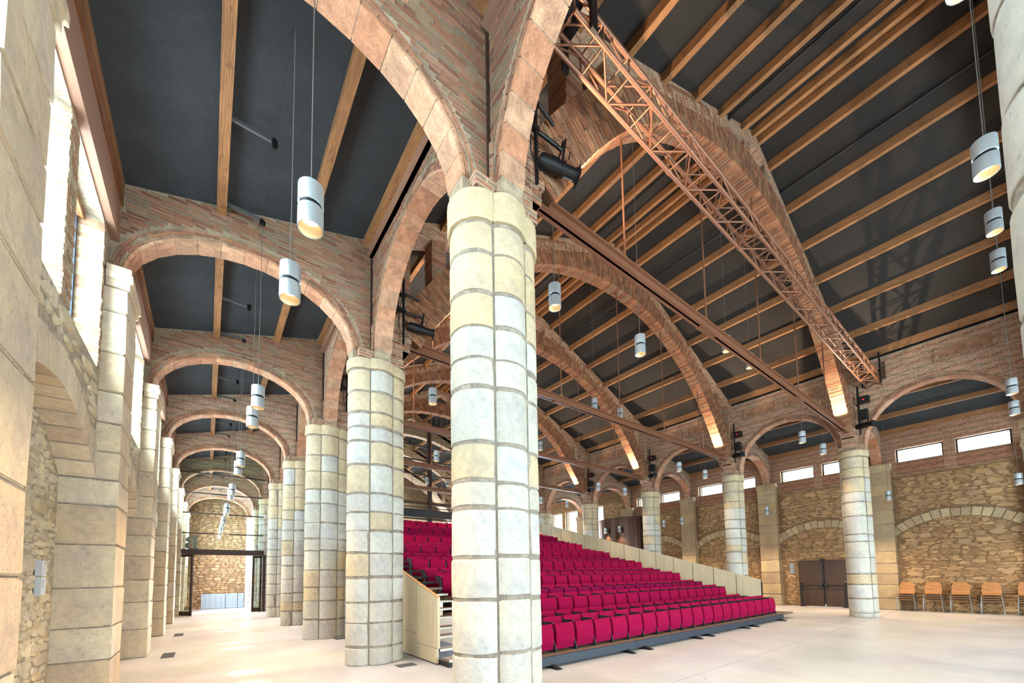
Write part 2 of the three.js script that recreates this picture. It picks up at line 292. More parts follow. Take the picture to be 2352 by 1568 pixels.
// ---------- roofs ----------
const aisleY = (x) => 7.70 + 0.277 * x, naveY = (x) => 12.35 - 0.45 * Math.abs(x - XM);
const PUR = [0.14, 0.78, 1.94, 3.06, 4.2, 5.35, 6.5, 7.5];
const DA = -7, DB = 36.6;
{
  const roof = struct('ceiling_nave', 'dark brown pitched nave ceiling on timber purlins', 'ceiling');
  for (const s of [-1, 1]) {
    const x = (u) => XM + s * u;
    for (let k = -2; k < 9; k++) {
      const a = Math.max(DA, zk(k)), b = Math.min(DB, zk(k + 1)), m = new MB(), lift = 0.2;
      for (const [u0, u1] of [[0, 4.04], [4.05, 8.3]]) m.hexa([V(x(u0), naveY(x(u0)) + lift, a), V(x(u1), naveY(x(u1)) + lift, a), V(x(u1), naveY(x(u1)) + lift + 0.12, a), V(x(u0), naveY(x(u0)) + lift + 0.12, a), V(x(u0), naveY(x(u0)) + lift, b), V(x(u1), naveY(x(u1)) + lift, b), V(x(u1), naveY(x(u1)) + lift + 0.12, b), V(x(u0), naveY(x(u0)) + lift + 0.12, b)]);
      m.build('roof_panel', M.roofPanel, roof);
      for (const u of PUR) { const w = 0.05, y = naveY(x(u)), sag = rr(-0.006, 0.006), t = 0.86 + rnd() * 0.25; new MB().box(x(u) - w, x(u) + w, y + sag, y + 0.215, a, b, new THREE.Color(t, t, t)).build('purlin', M.timber, roof); }
    }
  }
  for (const [u, y] of [[3.3, 0.1], [-3.3, 0.1]]) { const x = XM + u * 0.45, b = new MB(); b.cyl(V(x, naveY(x) + 0.12, DA), V(x, naveY(x) + 0.12, DB), 0.035, 8); b.build('conduit', M.dark, roof); }
}
for (const s of [1, -1]) {
  const X = (x) => s > 0 ? x : mir(x), roof = struct('ceiling_aisle', s > 0 ? 'charcoal sloping ceiling of the tall window aisle' : 'charcoal sloping ceiling of the aisle behind the far columns', 'ceiling');
  for (let k = -2; k < 9; k++) {
    const a = Math.max(DA, zk(k)), b = Math.min(DB, zk(k + 1)), m = new MB();
    for (const [p, q] of [[-2.2, 0.61], [0.618, 2.5]]) m.hexa([[p, 0], [q, 0], [q, 0.1], [p, 0.1]].map(([x, e]) => V(X(x), aisleY(x) + e, a)).concat([[p, 0], [q, 0], [q, 0.1], [p, 0.1]].map(([x, e]) => V(X(x), aisleY(x) + e, b))));
    m.build('ceiling_panel', M.ceiling, roof);
    for (const x of [-1.16, 0.035, 1.31, 2.36]) { const y = aisleY(x), t = 0.82 + rnd() * 0.3; new MB().box(X(x - 0.065), X(x + 0.065), y - 0.15, y + 0.015, a, b, new THREE.Color(t, t, t)).build('purlin', M.timber, roof); }
    new MB().box(X(2.40), X(2.475), 7.98, 8.22, a + 0.2, b - 0.2).box(X(2.36), X(2.475), 7.98, 8.02, a + 0.2, b - 0.2).build('steel_angle', M.steelBeam, roof);
  }
}

// ---------- clustered stone columns ----------
const LOBES = [[-0.237, 0, 0.309], [0.237, 0, 0.309], [0, -0.103, 0.304], [0, 0.103, 0.304]];   // x, d, radius
const ARCS = LOBES.map(([cx, cd, r], i) => {                   // the part of each lobe that shows outside the others
  const mid = Math.atan2(cd, cx); let h = 0;
  const free = (t) => LOBES.every(([x, d, q], j) => j === i || Math.hypot(cx + r * Math.cos(t) - x, cd + r * Math.sin(t) - d) > q);
  while (h < 3 && free(mid + h + 0.01)) h += 0.01; return [mid - h, mid + h];
});
function lobeBlock(X, D, i, y0, y1, grow, seg) {
  const [cx, cd, r0] = LOBES[i], [a0, a1] = ARCS[i], g = 0.011 / r0, r = r0 + grow, P = [], N = [], Uv = [], I = [], rows = [[0, -0.008], [0.014, 0], [0.5, 0.001], [-0.014, 0], [-1, -0.008]], ph = rnd() * 9, am = rr(0.001, 0.004), cut = rr(0.004, 0.016);
  rows.forEach(([f, dr], k) => {
    for (let s = 0; s <= seg; s++) {
      const e = Math.min(s, seg - s) === 0 ? -0.005 : 0, t = a0 + g + (a1 - a0 - 2 * g) * s / seg;
      let y = k === 0 ? y0 : k === 1 ? y0 + 0.014 : k === 2 ? (y0 + y1) / 2 : k === 3 ? y1 - 0.014 : y1;
      if (k < 2) y += cut * (0.5 + 0.5 * Math.sin(t * 5 + ph)) * 0.6; if (k > 2) y -= cut * (0.5 + 0.5 * Math.sin(t * 4 + ph * 2)) * 0.6;
      const q = r + dr + e + am * Math.sin(t * 7 + ph + k);
      P.push(cx + q * Math.cos(t), y, -(cd + q * Math.sin(t))); Uv.push(t * r0 + i * 0.9 + X, y + D);
    }
  });
  const n = seg + 1;
  for (let k = 0; k < rows.length - 1; k++) for (let s = 0; s < seg; s++) { const a = k * n + s, b = a + 1, c = a + n, d = c + 1; I.push(a, b, c, b, d, c); }
  const c0 = P.length / 3; P.push(0, y0 + 0.005, 0, 0, y1 - 0.005, 0); Uv.push(0, 0, 0, 0);
  for (let s = 0; s < seg; s++) { I.push(c0, s + 1, s); const o = (rows.length - 1) * n; I.push(c0 + 1, o + s, o + s + 1); }
  const geo = new THREE.BufferGeometry(); geo.setAttribute('position', new THREE.Float32BufferAttribute(P, 3)); geo.setAttribute('uv', new THREE.Float32BufferAttribute(Uv, 2)); geo.setIndex(I); geo.computeVertexNormals(); return geo;
}
const JOINTS = {
  L1: [0, 0.30, 0.8, 1.367, 1.804, 2.314, 2.598, 3.009, 3.612, 3.937, 4.3, 4.681, 5.132, 5.475],
  L2: [0, 0.336, 0.779, 1.165, 1.615, 2.068, 2.504, 2.859, 3.215, 3.765, 4.213, 4.491, 4.771, 5.182, 5.618],
  R1: [0, 0.16, 0.64, 1.121, 1.486, 2.054, 2.623, 2.872, 3.513, 4.006, 4.358, 4.868, 5.221, 5.614],
};
function column(key, X, D, label, group, base = 0) {
  const g = thing('stone_column', label, 'column', group, V(X, 0, D));
  let ys = JOINTS[key]; if (!ys) { ys = [base]; while (ys[ys.length - 1] < 5.2) ys.push(Math.min(5.59, ys[ys.length - 1] + rr(0.27, 0.56))); ys[ys.length - 1] = 5.56; } ys = [...ys, 5.86];
  const core = new MB(g.position); for (const [x, d, r] of LOBES) core.cyl(V(X + x, base, D + d), V(X + x, 5.85, D + d), r - 0.0075, 22); core.build('mortar_core', M.jointGrey, g);
  const seg = D < 13 ? 12 : 8;
  for (let k = 0; k < ys.length - 1; k++) for (let i = 0; i < 4; i++) {
    const cap = k === ys.length - 2, j = cap ? 0 : rr(-0.02, 0.02) * (D < 20 ? 1 : 0), gap = D < 9 ? 0.013 : 0.011;
    const m = mesh(cap ? 'capital_stone' : 'stone_block', lobeBlock(X, D, i, ys[k] + gap + (k ? j : -gap), ys[k + 1] - gap + (cap ? 0 : j * 0.6), cap ? 0.03 : rr(-0.003, 0.004), seg), cap ? limeMats[3] : limeMats[k > ys.length - 6 ? (rnd() < 0.8 ? pick([2, 3]) : 0) : pick([0, 0, 1, 1, 4, 5, 5, 2])], g);
  }
  return g;
}
for (let k = 0; k < 9; k++) {
  const b = k > 6 ? -0.33 : 0;
  column('L' + k, XC, zk(k), k === 0 ? 'pale stone column close beside the camera at the picture edge' : k === 1 ? 'big cream clustered stone column standing before the red seats' : `cream clustered stone column, ${ORD[k - 1]} along the aisle colonnade`, 'columns of the aisle colonnade', b);
  column('R' + k, XC + NAVE, zk(k), k === 1 ? 'cream stone column beside the brown double door' : `cream stone column, ${ORD[k]} of the far colonnade across the hall`, 'columns of the far colonnade', b);
}

// ---------- side walls ----------
const PIL = 0.40, XF = -1.22, XR = -1.53, XB = -1.9, XPF = -0.98;       // pilaster half width; face, recess and back of the aisle wall; pilaster face
const WIN = [[0.59, 1.93], [2.25, 3.59]], SILL = 4.42, HEAD = 6.45, ASP = 2.97;
const ARISE = 0.63, AHALF = BAY / 2 - PIL, ARAD = (AHALF * AHALF + ARISE * ARISE) / (2 * ARISE);
const arcY = (u, off = 0) => { const r = ARAD + off; return ASP + ARISE - ARAD + Math.sqrt(Math.max(0, r * r - u * u)); };   // u from the middle of the bay
const arcPts = (mid, off, n = 16) => Array.from({ length: n + 1 }, (_, k) => { const u = -AHALF + 2 * AHALF * k / n; return [mid + u, arcY(u, off)]; });
function voussoirs(wall, X0, X1, mid, n, mats) {               // stones of a segmental arch from face X0 back to X1
  const am = Math.asin(AHALF / ARAD), cy = ASP + ARISE - ARAD, depth = 0.33;
  for (let k = 0; k < n; k++) {
    const b = new MB(), g = 0.006, a0 = -am + 2 * am * k / n + g, a1 = -am + 2 * am * (k + 1) / n - g, out = depth + rr(-0.03, 0.05);
    const P = (a, r, x) => V(x, cy + r * Math.cos(a), mid + r * Math.sin(a)), j = rr(-0.006, 0.006);
    const Q = [[a0, ARAD], [a1, ARAD], [a1, ARAD + out], [a0, ARAD + out]];
    b.hexa([...Q.map(([a, r]) => P(a, r, X0 + j)), ...Q.map(([a, r]) => P(a, r, X1))]); b.build('arch_stone', pick(mats), wall);
  }
}
function pilaster(wall, X, s, k, lowerBack, mats) {            // ashlar pilaster, s = direction it faces
  const d = zk(k), F = faceX(X, s), near = Math.abs(d) < 20;
  const joints = k === 2 && s > 0 ? [0, 0.598, 1.023, 1.537, 2.098, 2.622, 2.973] : null;
  let y = 0; const ys = joints ? [...joints] : [0]; if (!joints) while (y < 2.6) { y = Math.min(2.97, y + rr(0.42, 0.62)); if (y > 2.7) y = 2.97; ys.push(y); }
  y = 2.97; while (y < 5.5) { y += rr(0.38, 0.62); if (y > 5.45) y = 5.66; ys.push(y); if (y === 5.66) break; }
  const back = Math.abs(lowerBack - X), up = Math.abs(XF - XPF);
  const bed = new MB(); const c = 0.016;
  const bx = (b, x0, x1, y0, y1, d0, d1) => b.box(Math.min(x0, x1), Math.max(x0, x1), y0, y1, d0, d1);
  bx(bed, X - s * c, X - s * (back + 0.02), 0, 2.97, d - PIL + c, d + PIL - c); bx(bed, X - s * c, X - s * (up + 0.02), 2.97, 5.9, d - PIL + c, d + PIL - c); bed.build('mortar_bed', M.jointGrey, wall);
  for (let i = 0; i < ys.length - 1; i++) {
    const low = ys[i] < 2.96, dep = low ? back : up, g = 0.009, y0 = ys[i] + g, y1 = ys[i + 1] - g, b = new MB(), e = () => rr(-0.008, 0.008), cc = 0.012;
    const sx = (n) => X - s * n, ring = (yy, ins) => [V(sx(ins + e()), yy, d - PIL + ins + e()), V(sx(ins + e()), yy, d + PIL - ins + e()), V(sx(dep), yy, d + PIL - ins), V(sx(dep), yy, d - PIL + ins)];
    b.hexa([...ring(y0 + cc, 0), ...ring(y1 - cc, 0)]); const r0 = ring(y0, 0.012), r1 = ring(y1, 0.012); b.hexa([...r0, ...r1]);
    b.build('ashlar_block', pick(mats), wall);
  }
  const cap = new MB(); for (const [y0, y1, o] of [[5.66, 5.76, 0.02], [5.76, 5.86, 0.05], [5.86, 5.96, 0.03]]) bx(cap, X + s * o, X - s * 0.22, y0, y1, d - PIL - o, d + PIL + o); cap.build('capital', pick(mats), wall);
}
{ // the aisle wall on the window side
  const wall = struct('wall_left', 'pale rubble stone wall with blind arches and deep windows', 'wall');
  const F = faceX(XF, 1), FR = faceX(XR, 1), pieces = [], jamb = [];
  for (let k = -2; k < 9; k++) {
    const a = zk(k), b = zk(k + 1), mid = (a + b) / 2, lo = k > 5 ? -0.4 : 0, top = 7.45, m = new MB();
    const wins = WIN.map(([p, q]) => [a + p, a + q]), rect = ([p, q]) => [[p, SILL], [q, SILL], [q, HEAD], [p, HEAD]];
    const A = Math.max(a, DA), B = Math.min(b, DB);
    if (k < -1 || k > 7) { new MB().box(XB, XF, lo, top, A, B).build('wall_core', M.rubbleBedLeft, wall); continue; }
    const arc = arcPts(mid, 0.30), AW = AHALF + 0.03;
    m.prism(F, [[A, lo], [mid - AW, lo], [mid - AW, arc[0][1]], ...arc, [mid + AW, arc[0][1]], [mid + AW, lo], [B, lo], [B, top], [A, top]], 0, XR - XF, null, wins.map(rect));
    m.prism(FR, [[A, lo], [B, lo], [B, top], [A, top]], 0, XB - XR, null, wins.map(rect));
    m.build('wall_core', M.rubbleBedLeft, wall);
    voussoirs(wall, XF + 0.015, XR - 0.01, mid, 13, pierMats);
    if (k >= 0 && k < 4) {
      pieces.push(...rubble(FR, mid - AHALF, mid + AHALF, 0.02, 3.6, (u, v) => Math.abs(u - mid) < AHALF - 0.01 && v > 0.01 && v < arcY(u - mid) - 0.02, { hMin: 0.06, hMax: 0.25, proud: [0.01, 0.032], jag: 0.66 }));
      pieces.push(...rubble(FR, mid - AHALF, mid + AHALF, 0.02, 3.6, (u, v) => Math.abs(u - mid) < AHALF - 0.01 && v > 0.01 && v < arcY(u - mid) - 0.02, { hMin: 0.05, hMax: 0.12, proud: [0.005, 0.016], jag: 0.66 }));
      pieces.push(...rubble(F, a + PIL, b - PIL, ASP, SILL, (u, v) => Math.abs(u - mid) < AHALF && v < SILL - 0.01 && v > arcY(u - mid, 0.36) + 0.02, { hMax: 0.24, proud: [0.01, 0.032], jag: 0.66 }));
      for (const [p, q] of wins) for (let y = SILL + 0.02; y < HEAD - 0.05; y += 0.058) {                // brick jambs
        const c = rr(-0.006, 0.006);
        jamb.push(hex8([V(-1.47, y, q - 0.002), V(XF + 0.012 + c, y, q - 0.004), V(XF + 0.012 + c, y, q + 0.1), V(-1.47, y, q + 0.1), V(-1.47, y + 0.05, q - 0.002), V(XF + 0.012 + c, y + 0.05, q - 0.004), V(XF + 0.012 + c, y + 0.05, q + 0.1), V(-1.47, y + 0.05, q + 0.1)], null, 0.3));
        jamb.push(hex8([V(-1.47, y, p + 0.002), V(XF + 0.012 + c, y, p + 0.004), V(XF + 0.012 + c, y, p - 0.1), V(-1.47, y, p - 0.1), V(-1.47, y + 0.05, p + 0.002), V(XF + 0.012 + c, y + 0.05, p + 0.004), V(XF + 0.012 + c, y + 0.05, p - 0.1), V(-1.47, y + 0.05, p - 0.1)], null, 0.2));
      }
      jamb.push(...courses(F, a + PIL, b - PIL, SILL + 0.02, HEAD, (u, v) => !wins.some(([p, q]) => u > p - 0.1 && u < q + 0.1), { len: 0.24 }));
    }
  }
  for (let k = -1; k < 9; k++) pilaster(wall, XPF, 1, k, XR, pierMats);
  lay(pieces, wall, rubLeftMats, 'rubble_stone', 'rubble_field', M.stoneMass, 300);
  const jw = struct('wall_window_piers', 'sunlit brick piers and jambs between the tall windows', 'wall');
  lay(jamb, jw, ['#cbb9a0', '#c4a78b', '#d3c3ab', '#bd9478', '#c9b196'].map((c) => std(c, 0.9, { map: roughMap, bumpMap: roughBump, bumpScale: 0.004 })), 'brick', 'brickwork', M.brickMass, 300);
  for (let k = -1; k < 8; k++) for (const [p, q] of WIN) {     // windows: frame, pane, timber lintel
    const a = zk(k) + p, b = zk(k) + q, w = struct('window', null, 'window'); w.name = numbered('window_' + (2 * (k + 1) + (p > 1 ? 2 : 1)));
    w.userData.label = `tall metal framed window, ${ORD[2 * (k + 1) + (p > 1 ? 1 : 0)]} in the aisle wall`;
    const x = -1.50, f = new MB(); f.box(x - 0.03, x + 0.04, SILL, HEAD, a, a + 0.05).box(x - 0.03, x + 0.04, SILL, HEAD, b - 0.05, b).box(x - 0.03, x + 0.04, SILL, SILL + 0.05, a, b).box(x - 0.03, x + 0.04, HEAD - 0.05, HEAD, a, b); f.build('frame', std('#39424e', 0.4, { metalness: 0.5 }), w);
    new MB().box(x - 0.004, x + 0.004, SILL + 0.05, HEAD - 0.05, a + 0.05, b - 0.05).build('pane', M.glass, w);
    new MB().box(-1.46, -1.40, HEAD - 0.09, HEAD + 0.02, a - 0.03, b + 0.03).build('lintel', M.timber, w);
    daylight('window_daylight', x - 0.06, (SILL + HEAD) / 2, (a + b) / 2, b - a - 0.1, HEAD - SILL - 0.1, 1, 0, LIGHT.left);
  }
  const trims = struct('trim_1', 'long brown steel box beam and timber wall plate over the windows', 'beam');
  for (let k = -2; k < 8; k++) {
    const a = Math.max(DA, zk(k)) + 0.16, b = zk(k + 1) - 0.16;
    new MB().box(XF - 0.02, -1.125, 6.47, 7.02, a, b).build('steel_box', M.steelBeam, trims);
    new MB().box(XF - 0.02, -1.10, 7.03, 7.2, a, b, new THREE.Color(0.62, 0.5, 0.46)).build('wall_plate', M.timber, trims);
  }
  // information plates
  for (const [y0, y1, t] of [[1.69, 1.86, 'upper'], [1.47, 1.675, 'lower']]) {
    const g = thing('wall_plate_sign', `${t} of two small grey information plates on the rubble wall`, 'sign', null, V(XR, y0, 6.82)), c = document.createElement('canvas'); c.width = 128; c.height = 128; const x = c.getContext('2d'); x.fillStyle = '#bcc0c8'; x.fillRect(0, 0, 128, 128); x.fillStyle = '#70757d';
    if (t === 'upper') { x.fillRect(70, 10, 40, 14); x.fillRect(36, 62, 26, 6); x.fillRect(58, 62, 5, 34); x.fillRect(72, 84, 6, 30); x.fillRect(38, 108, 40, 6); } else { for (let r = 0; r < 9; r++) x.fillRect(30, 20 + r * 7, 40 + (r * 13) % 26, 3); x.fillRect(84, 100, 16, 4); }
    const T = new THREE.CanvasTexture(c); T.colorSpace = THREE.SRGBColorSpace;
    const p = new MB(g.position); p.box(XR + 0.01, XR + 0.058, y0, y1, 6.74, 6.92); p.build('plate', M.plaque, g);
    const q = mesh('print', new THREE.PlaneGeometry(0.176, y1 - y0 - 0.006), std('#ffffff', 0.5, { map: T }), g); q.rotation.y = Math.PI / 2; q.position.set(0.0595, (y1 - y0) / 2, -0.01);
  }
}
const XRW = 22.38, XRP = 22.05;
{ // the far side wall
  const wall = struct('wall_right', 'warm brown rubble stone wall with blind stone arches and strip windows', 'wall'), s = -1;
  const F = faceX(XRW, -1), pieces = [], brick = [];
  const DOOR = [4.87, 6.77, 2.1];
  for (let k = -2; k < 9; k++) {
    const a = Math.max(DA, zk(k)), b = Math.min(DB, zk(k + 1)), mid = zk(k) + BAY / 2, m = new MB(), lo = k > 5 ? -0.4 : 0;
    const tall = k >= 4, wins = k < -1 || k > 7 ? [] : WIN.map(([p, q]) => [zk(k) + p, zk(k) + q]).filter((_, i) => !(k === 4 && i === 0)), y0 = tall ? 4.0 : 6.0;
    m.prism(F, [[a, lo], [b, lo], [b, 7.5], [a, 7.5]], 0, -0.5, null, [...wins.map(([p, q]) => [[p, y0], [q, y0], [q, 6.55], [p, 6.55]]), ...(k === 1 ? [[[DOOR[0], 0.001], [DOOR[1], 0.001], [DOOR[1], DOOR[2]], [DOOR[0], DOOR[2]]]] : [])]);
    m.build('wall_core', M.rubbleBed, wall);
    wins.forEach(([p, q], i) => {
      const w = struct('window', `${tall ? 'tall' : 'low strip'} window, ${ORD[Math.max(0, 2 * (k + 1) + i)]} along the far rubble wall`, 'window'); w.name = numbered('window_' + (20 + 2 * (k + 1) + i));
      const f = new MB(), x = XRW + 0.2; f.box(x - 0.03, x + 0.03, y0, 6.55, p, p + 0.05).box(x - 0.03, x + 0.03, y0, 6.55, q - 0.05, q).box(x - 0.03, x + 0.03, y0, y0 + 0.04, p, q).box(x - 0.03, x + 0.03, 6.51, 6.55, p, q); f.build('frame', M.bronzeDark, w);
      new MB().box(x - 0.004, x + 0.004, y0 + 0.04, 6.51, p + 0.05, q - 0.05).build('pane', M.glass, w);
      daylight('window_daylight', x + 0.05, (y0 + 6.55) / 2, (p + q) / 2, q - p - 0.1, 6.55 - y0 - 0.08, -1, 0, LIGHT.right);
    });
    if (k >= -1 && k < 5) {
      const win = (u, v) => wins.some(([p, q]) => u > p - 0.01 && u < q + 0.01 && v > y0 - 0.01 && v < 6.56), door = (u, v) => k === 1 && u > DOOR[0] - 0.06 && u < DOOR[1] + 0.06 && v < DOOR[2] + 0.06;
      const arch = (u, v) => { const c = u - mid; return Math.abs(c) < AHALF && v > arcY(c) + 0.03 && v < arcY(c, 0.36) + 0.05; };
      const up = k >= 4 ? 6.6 : 5.42;
      pieces.push(...rubble(F, zk(k) + PIL, zk(k + 1) - PIL, 0.02, up, (u, v) => u > zk(k) + PIL && u < zk(k + 1) - PIL && v > 0.01 && v < up + 0.04 * Math.sin(u * 5) && !win(u, v) && !door(u, v) && !arch(u, v), { hMin: 0.08, hMax: 0.27, proud: [0.008, 0.026], jag: 0.74 }));
      pieces.push(...rubble(F, zk(k) + PIL, zk(k + 1) - PIL, 0.02, up, (u, v) => u > zk(k) + PIL && u < zk(k + 1) - PIL && v > 0.01 && v < up - 0.02 && !win(u, v) && !door(u, v) && !arch(u, v), { hMin: 0.05, hMax: 0.13, proud: [0.004, 0.014], jag: 0.74 }));
      if (k < 4 && k > -2) { const br = new MB(); br.prism(F, [[zk(k), 5.44], [zk(k + 1), 5.44], [zk(k + 1), 7.5], [zk(k), 7.5]], 0, 0.012, new THREE.Color(0.85, 0.72, 0.66), wins.map(([p, q]) => [[p, 5.46], [q, 5.46], [q, 6.55], [p, 6.55]])); for (const [p, q] of wins) br.box(XRW - 0.002, XRW + 0.01, 5.46, 6.0, p, q, new THREE.Color(0.7, 0.5, 0.42)); br.build('brick_band', M.brickSheet, wall); }
      const am = Math.asin(AHALF / ARAD), cy = ASP + ARISE - ARAD;
      for (let i = 0; i < 15; i++) {
        const bb = new MB(), g = 0.004, a0 = -am + 2 * am * i / 15 + g, a1 = -am + 2 * am * (i + 1) / 15 - g, o = 0.33 + rr(-0.03, 0.04), P = (t, r, n) => V(XRW - n, cy + r * Math.cos(t), mid + r * Math.sin(t)), Q = [[a0, ARAD + 0.02], [a1, ARAD + 0.02], [a1, ARAD + o], [a0, ARAD + o]];
        bb.hexa([...Q.map(([t, r]) => P(t, r, 0.05)), ...Q.map(([t, r]) => P(t, r, -0.05))]); bb.build('arch_stone', pick(ochreMats), wall);
      }
    }
  }
  for (let k = -1; k < 7; k++) pilaster(wall, XRP, -1, k, XRW, ochreMats);
  lay(pieces, wall, rubMats, 'rubble_stone', 'rubble_field', M.stoneMass, 300);
  // double door
  const g = struct('door_1', 'brown steel double door with black panic bars', 'door'), x = XRW + 0.06, [p, q, h] = DOOR, mid = (p + q) / 2;
  for (const [a, b] of [[p, mid - 0.004], [mid + 0.004, q]]) new MB().box(x - 0.02, x + 0.04, 0.01, h - 0.01, a + 0.01, b - 0.006).build('door_leaf', M.door, g);
  new MB().box(x - 0.04, x + 0.05, h - 0.01, h + 0.03, p - 0.03, q + 0.03).box(x - 0.04, x + 0.05, 0, h, p - 0.03, p + 0.01).box(x - 0.04, x + 0.05, 0, h, q - 0.01, q + 0.03).build('door_frame', M.bronzeDark, g);
  for (const [a, b, m] of [[p + 0.1, mid - 0.07, 1], [mid + 0.07, q - 0.1, -1]]) {
    const pb = new MB(); pb.cyl(V(x - 0.11, 0.95, a), V(x - 0.11, 0.95, b), 0.022, 8).box(x - 0.13, x, 0.88, 1.04, m > 0 ? b - 0.05 : a - 0.03, m > 0 ? b + 0.03 : a + 0.05).box(x - 0.1, x, 0.9, 1.0, m > 0 ? a - 0.03 : b - 0.03, m > 0 ? a + 0.03 : b + 0.03); const bar = pb.build('panic_bar', M.black, g);
    new MB().cyl(V(x - 0.132, 0.99, m > 0 ? b - 0.01 : a + 0.01), V(x - 0.15, 0.99, m > 0 ? b - 0.01 : a + 0.01), 0.02, 10).build('lock_button', M.chrome, bar);
  }
  new MB().box(x - 0.07, x, 0.1, h + 0.06, mid - 0.02, mid + 0.02).box(x - 0.08, x, h - 0.04, h + 0.07, mid - 0.09, mid + 0.09).build('closing_rod', M.black, g);
  for (const [d, t] of [[q - 0.16, 'beside the rubble wall'], [p + 0.14, 'half hidden by the far column']]) {
    const o = thing('door_stop_post', 'black post with round foot before the brown door, ' + t, 'post', null, V(XRW - 0.24, 0, d));
    const P = (y, e = 0) => V(XRW - 0.24 + e, y, d);
    new MB(o.position).cyl(P(0), P(0.02), 0.14, 14).build('foot', M.black, o); new MB(o.position).cyl(P(0.02), P(1.12), 0.035, 10).build('pole', M.black, o); new MB(o.position).cyl(P(1.12), P(1.15), 0.02, 8, null, 0.012).build('tip', M.chrome, o);
  }
  for (const [y, t] of [[1.78, 'upper'], [1.53, 'lower']]) { const o = thing('door_plaque', t + ' of the two grey notice plates left of the brown door', 'sign', null, V(XRW - 0.045, y, 7.02)); new MB(o.position).box(XRW - 0.058, XRW - 0.045, y, y + 0.22, 6.93, 7.11).build('plate', M.board, o); const l = new MB(o.position); for (let r = 0; r < 4; r++) l.box(XRW - 0.06, XRW - 0.058, y + 0.05 + r * 0.04, y + 0.062 + r * 0.04, 6.95, 7.08 - (r % 2) * 0.04); l.build('lettering', M.armGrey, o); }
}

// ---------- brick arches across the aisles ----------
const TH = 0.15, SPR = 6.0, EA = 1.58, EB = 1.085, EX = 0.53;
const ell = (t, off = 0) => { const c = Math.cos(t), s = Math.sin(t), nx = c / EA, ny = s / EB, l = Math.hypot(nx, ny); return [EX + EA * c + nx / l * off, SPR + EB * s + ny / l * off]; };
const inEll = (x, y, off) => y < SPR || ((x - EX) / (EA + off)) ** 2 + ((y - SPR) / (EB + off)) ** 2 < 1;
const RING = [0.05, 0.045, 0.045, 0.045], RINGT = RING.reduce((a, b) => a + b) + 0.01;
function ringPieces(curve, t0, t1, n, place, thick) {           // laminated tile layers round an arch; the first layer is the soffit
  const soffit = [], layers = [];
  let off = 0;
  RING.forEach((h, l) => {
    const step = (t1 - t0) / n, sh = l % 2 ? 0.5 : 0;
    for (let k = -sh; k < n; k++) {
      const a = Math.max(t0, t0 + step * k) + 0.003, b = Math.min(t1, t0 + step * (k + 1)) - 0.003; if (b - a < 0.02) continue;
      const th = thick + (l ? rr(0.004, 0.018) : 0.016), sub = 2, list = [];
      const q = []; for (const n0 of [-th, th]) for (const [t, o] of [[a, off + 0.002], [b, off + 0.002], [b, off + h - 0.006], [a, off + h - 0.006]]) { const [x, y] = curve(t, o); q.push(place(x, y, n0)); }
      (l ? layers : soffit).push(hex8([q[0], q[1], q[2], q[3], q[4], q[5], q[6], q[7]], null, 0.28));
    }
    off += h;
  });
  return [soffit, layers];
}
for (const s of [1, -1]) for (let k = s > 0 ? 1 : 0; k < 9; k++) {
  const X = (x) => s > 0 ? x : mir(x), d = zk(k), det = s > 0 && k <= 3;
  const g = solid('aisle_arch', s > 0 ? `${ORD[k - 1]} brick arch spanning the aisle beside the tall windows` : `${ORD[k]} brick arch spanning the aisle behind the far columns`, 'arch', s > 0 ? 'arches of the window aisle' : 'arches of the far aisle', V(X(XC), 0, d));
  g.position.set(0, 0, 0);
  const F = s > 0 ? faceZ(d, 1) : new Frame(V(mir(0), 0, d), new THREE.Vector3(-1, 0, 0), UP, new THREE.Vector3(0, 0, 1));
  const arc = Array.from({ length: 25 }, (_, i) => ell(Math.PI - i * Math.PI / 24, 0.008));
  const xl = XF - 0.02, xr = XC, poly = [[xl, SPR - 0.06], [arc[0][0], SPR - 0.06], ...arc, [arc[24][0], SPR - 0.15], [xr, SPR - 0.15], [xr, aisleY(xr) + 0.02], [xl, aisleY(xl) + 0.02]];
  const core = new MB(), tint = new THREE.Color(0.93, 0.86, 0.8); core.prism(F, poly, -TH, TH, det ? null : MB.white); core.build(det ? 'mortar_core' : 'brick_core', det ? M.mortar : M.brickSheet, g);
  if (s > 0) { const b = new MB(); b.box(XF - 0.02, ell(Math.PI, 0)[0] + 0.0, 5.95, SPR + 0.02, d - PIL + 0.1, d + PIL - 0.1); b.build('springer', M.mortar, g); }
  if (det) lay(courses(new Frame(F.at(0, 0, TH), F.U, F.V, F.N), xl, 2.48, SPR - 0.1, 8.4, (x, y) => x < 2.478 && x > (y < 7.03 ? -1.12 : -1.09) && y < aisleY(x) - 0.01 && !inEll(x, y, RINGT + 0.01) && (y > SPR || x > 0)), g, brickMats, 'brick', 'brickwork', M.brickMass, 300);
  new MB().box(Math.min(X(2.44), X(2.475)), Math.max(X(2.44), X(2.475)), 5.95, 7.98, d - TH - 0.045, d - TH - 0.015).build('conduit', M.bronzeDark, g);
  const [sf, ly] = ringPieces(ell, 0.02, Math.PI - 0.02, 15, (x, y, n) => F.at(x, y, n), TH);
  if (k <= 5 && s > 0 || s < 0 && k <= 3) { lay(sf, g, tileMats, 'soffit_tile', 'soffit', M.brickMass, 60); lay(ly, g, brickMats, 'ring_brick', 'ring', M.brickMass, 120); }
  else { lay(sf, g, tileMats, 'soffit_tile', 'soffit', M.brickMass, 0); lay(ly, g, brickMats, 'ring_brick', 'ring', M.brickMass, 0); }
}

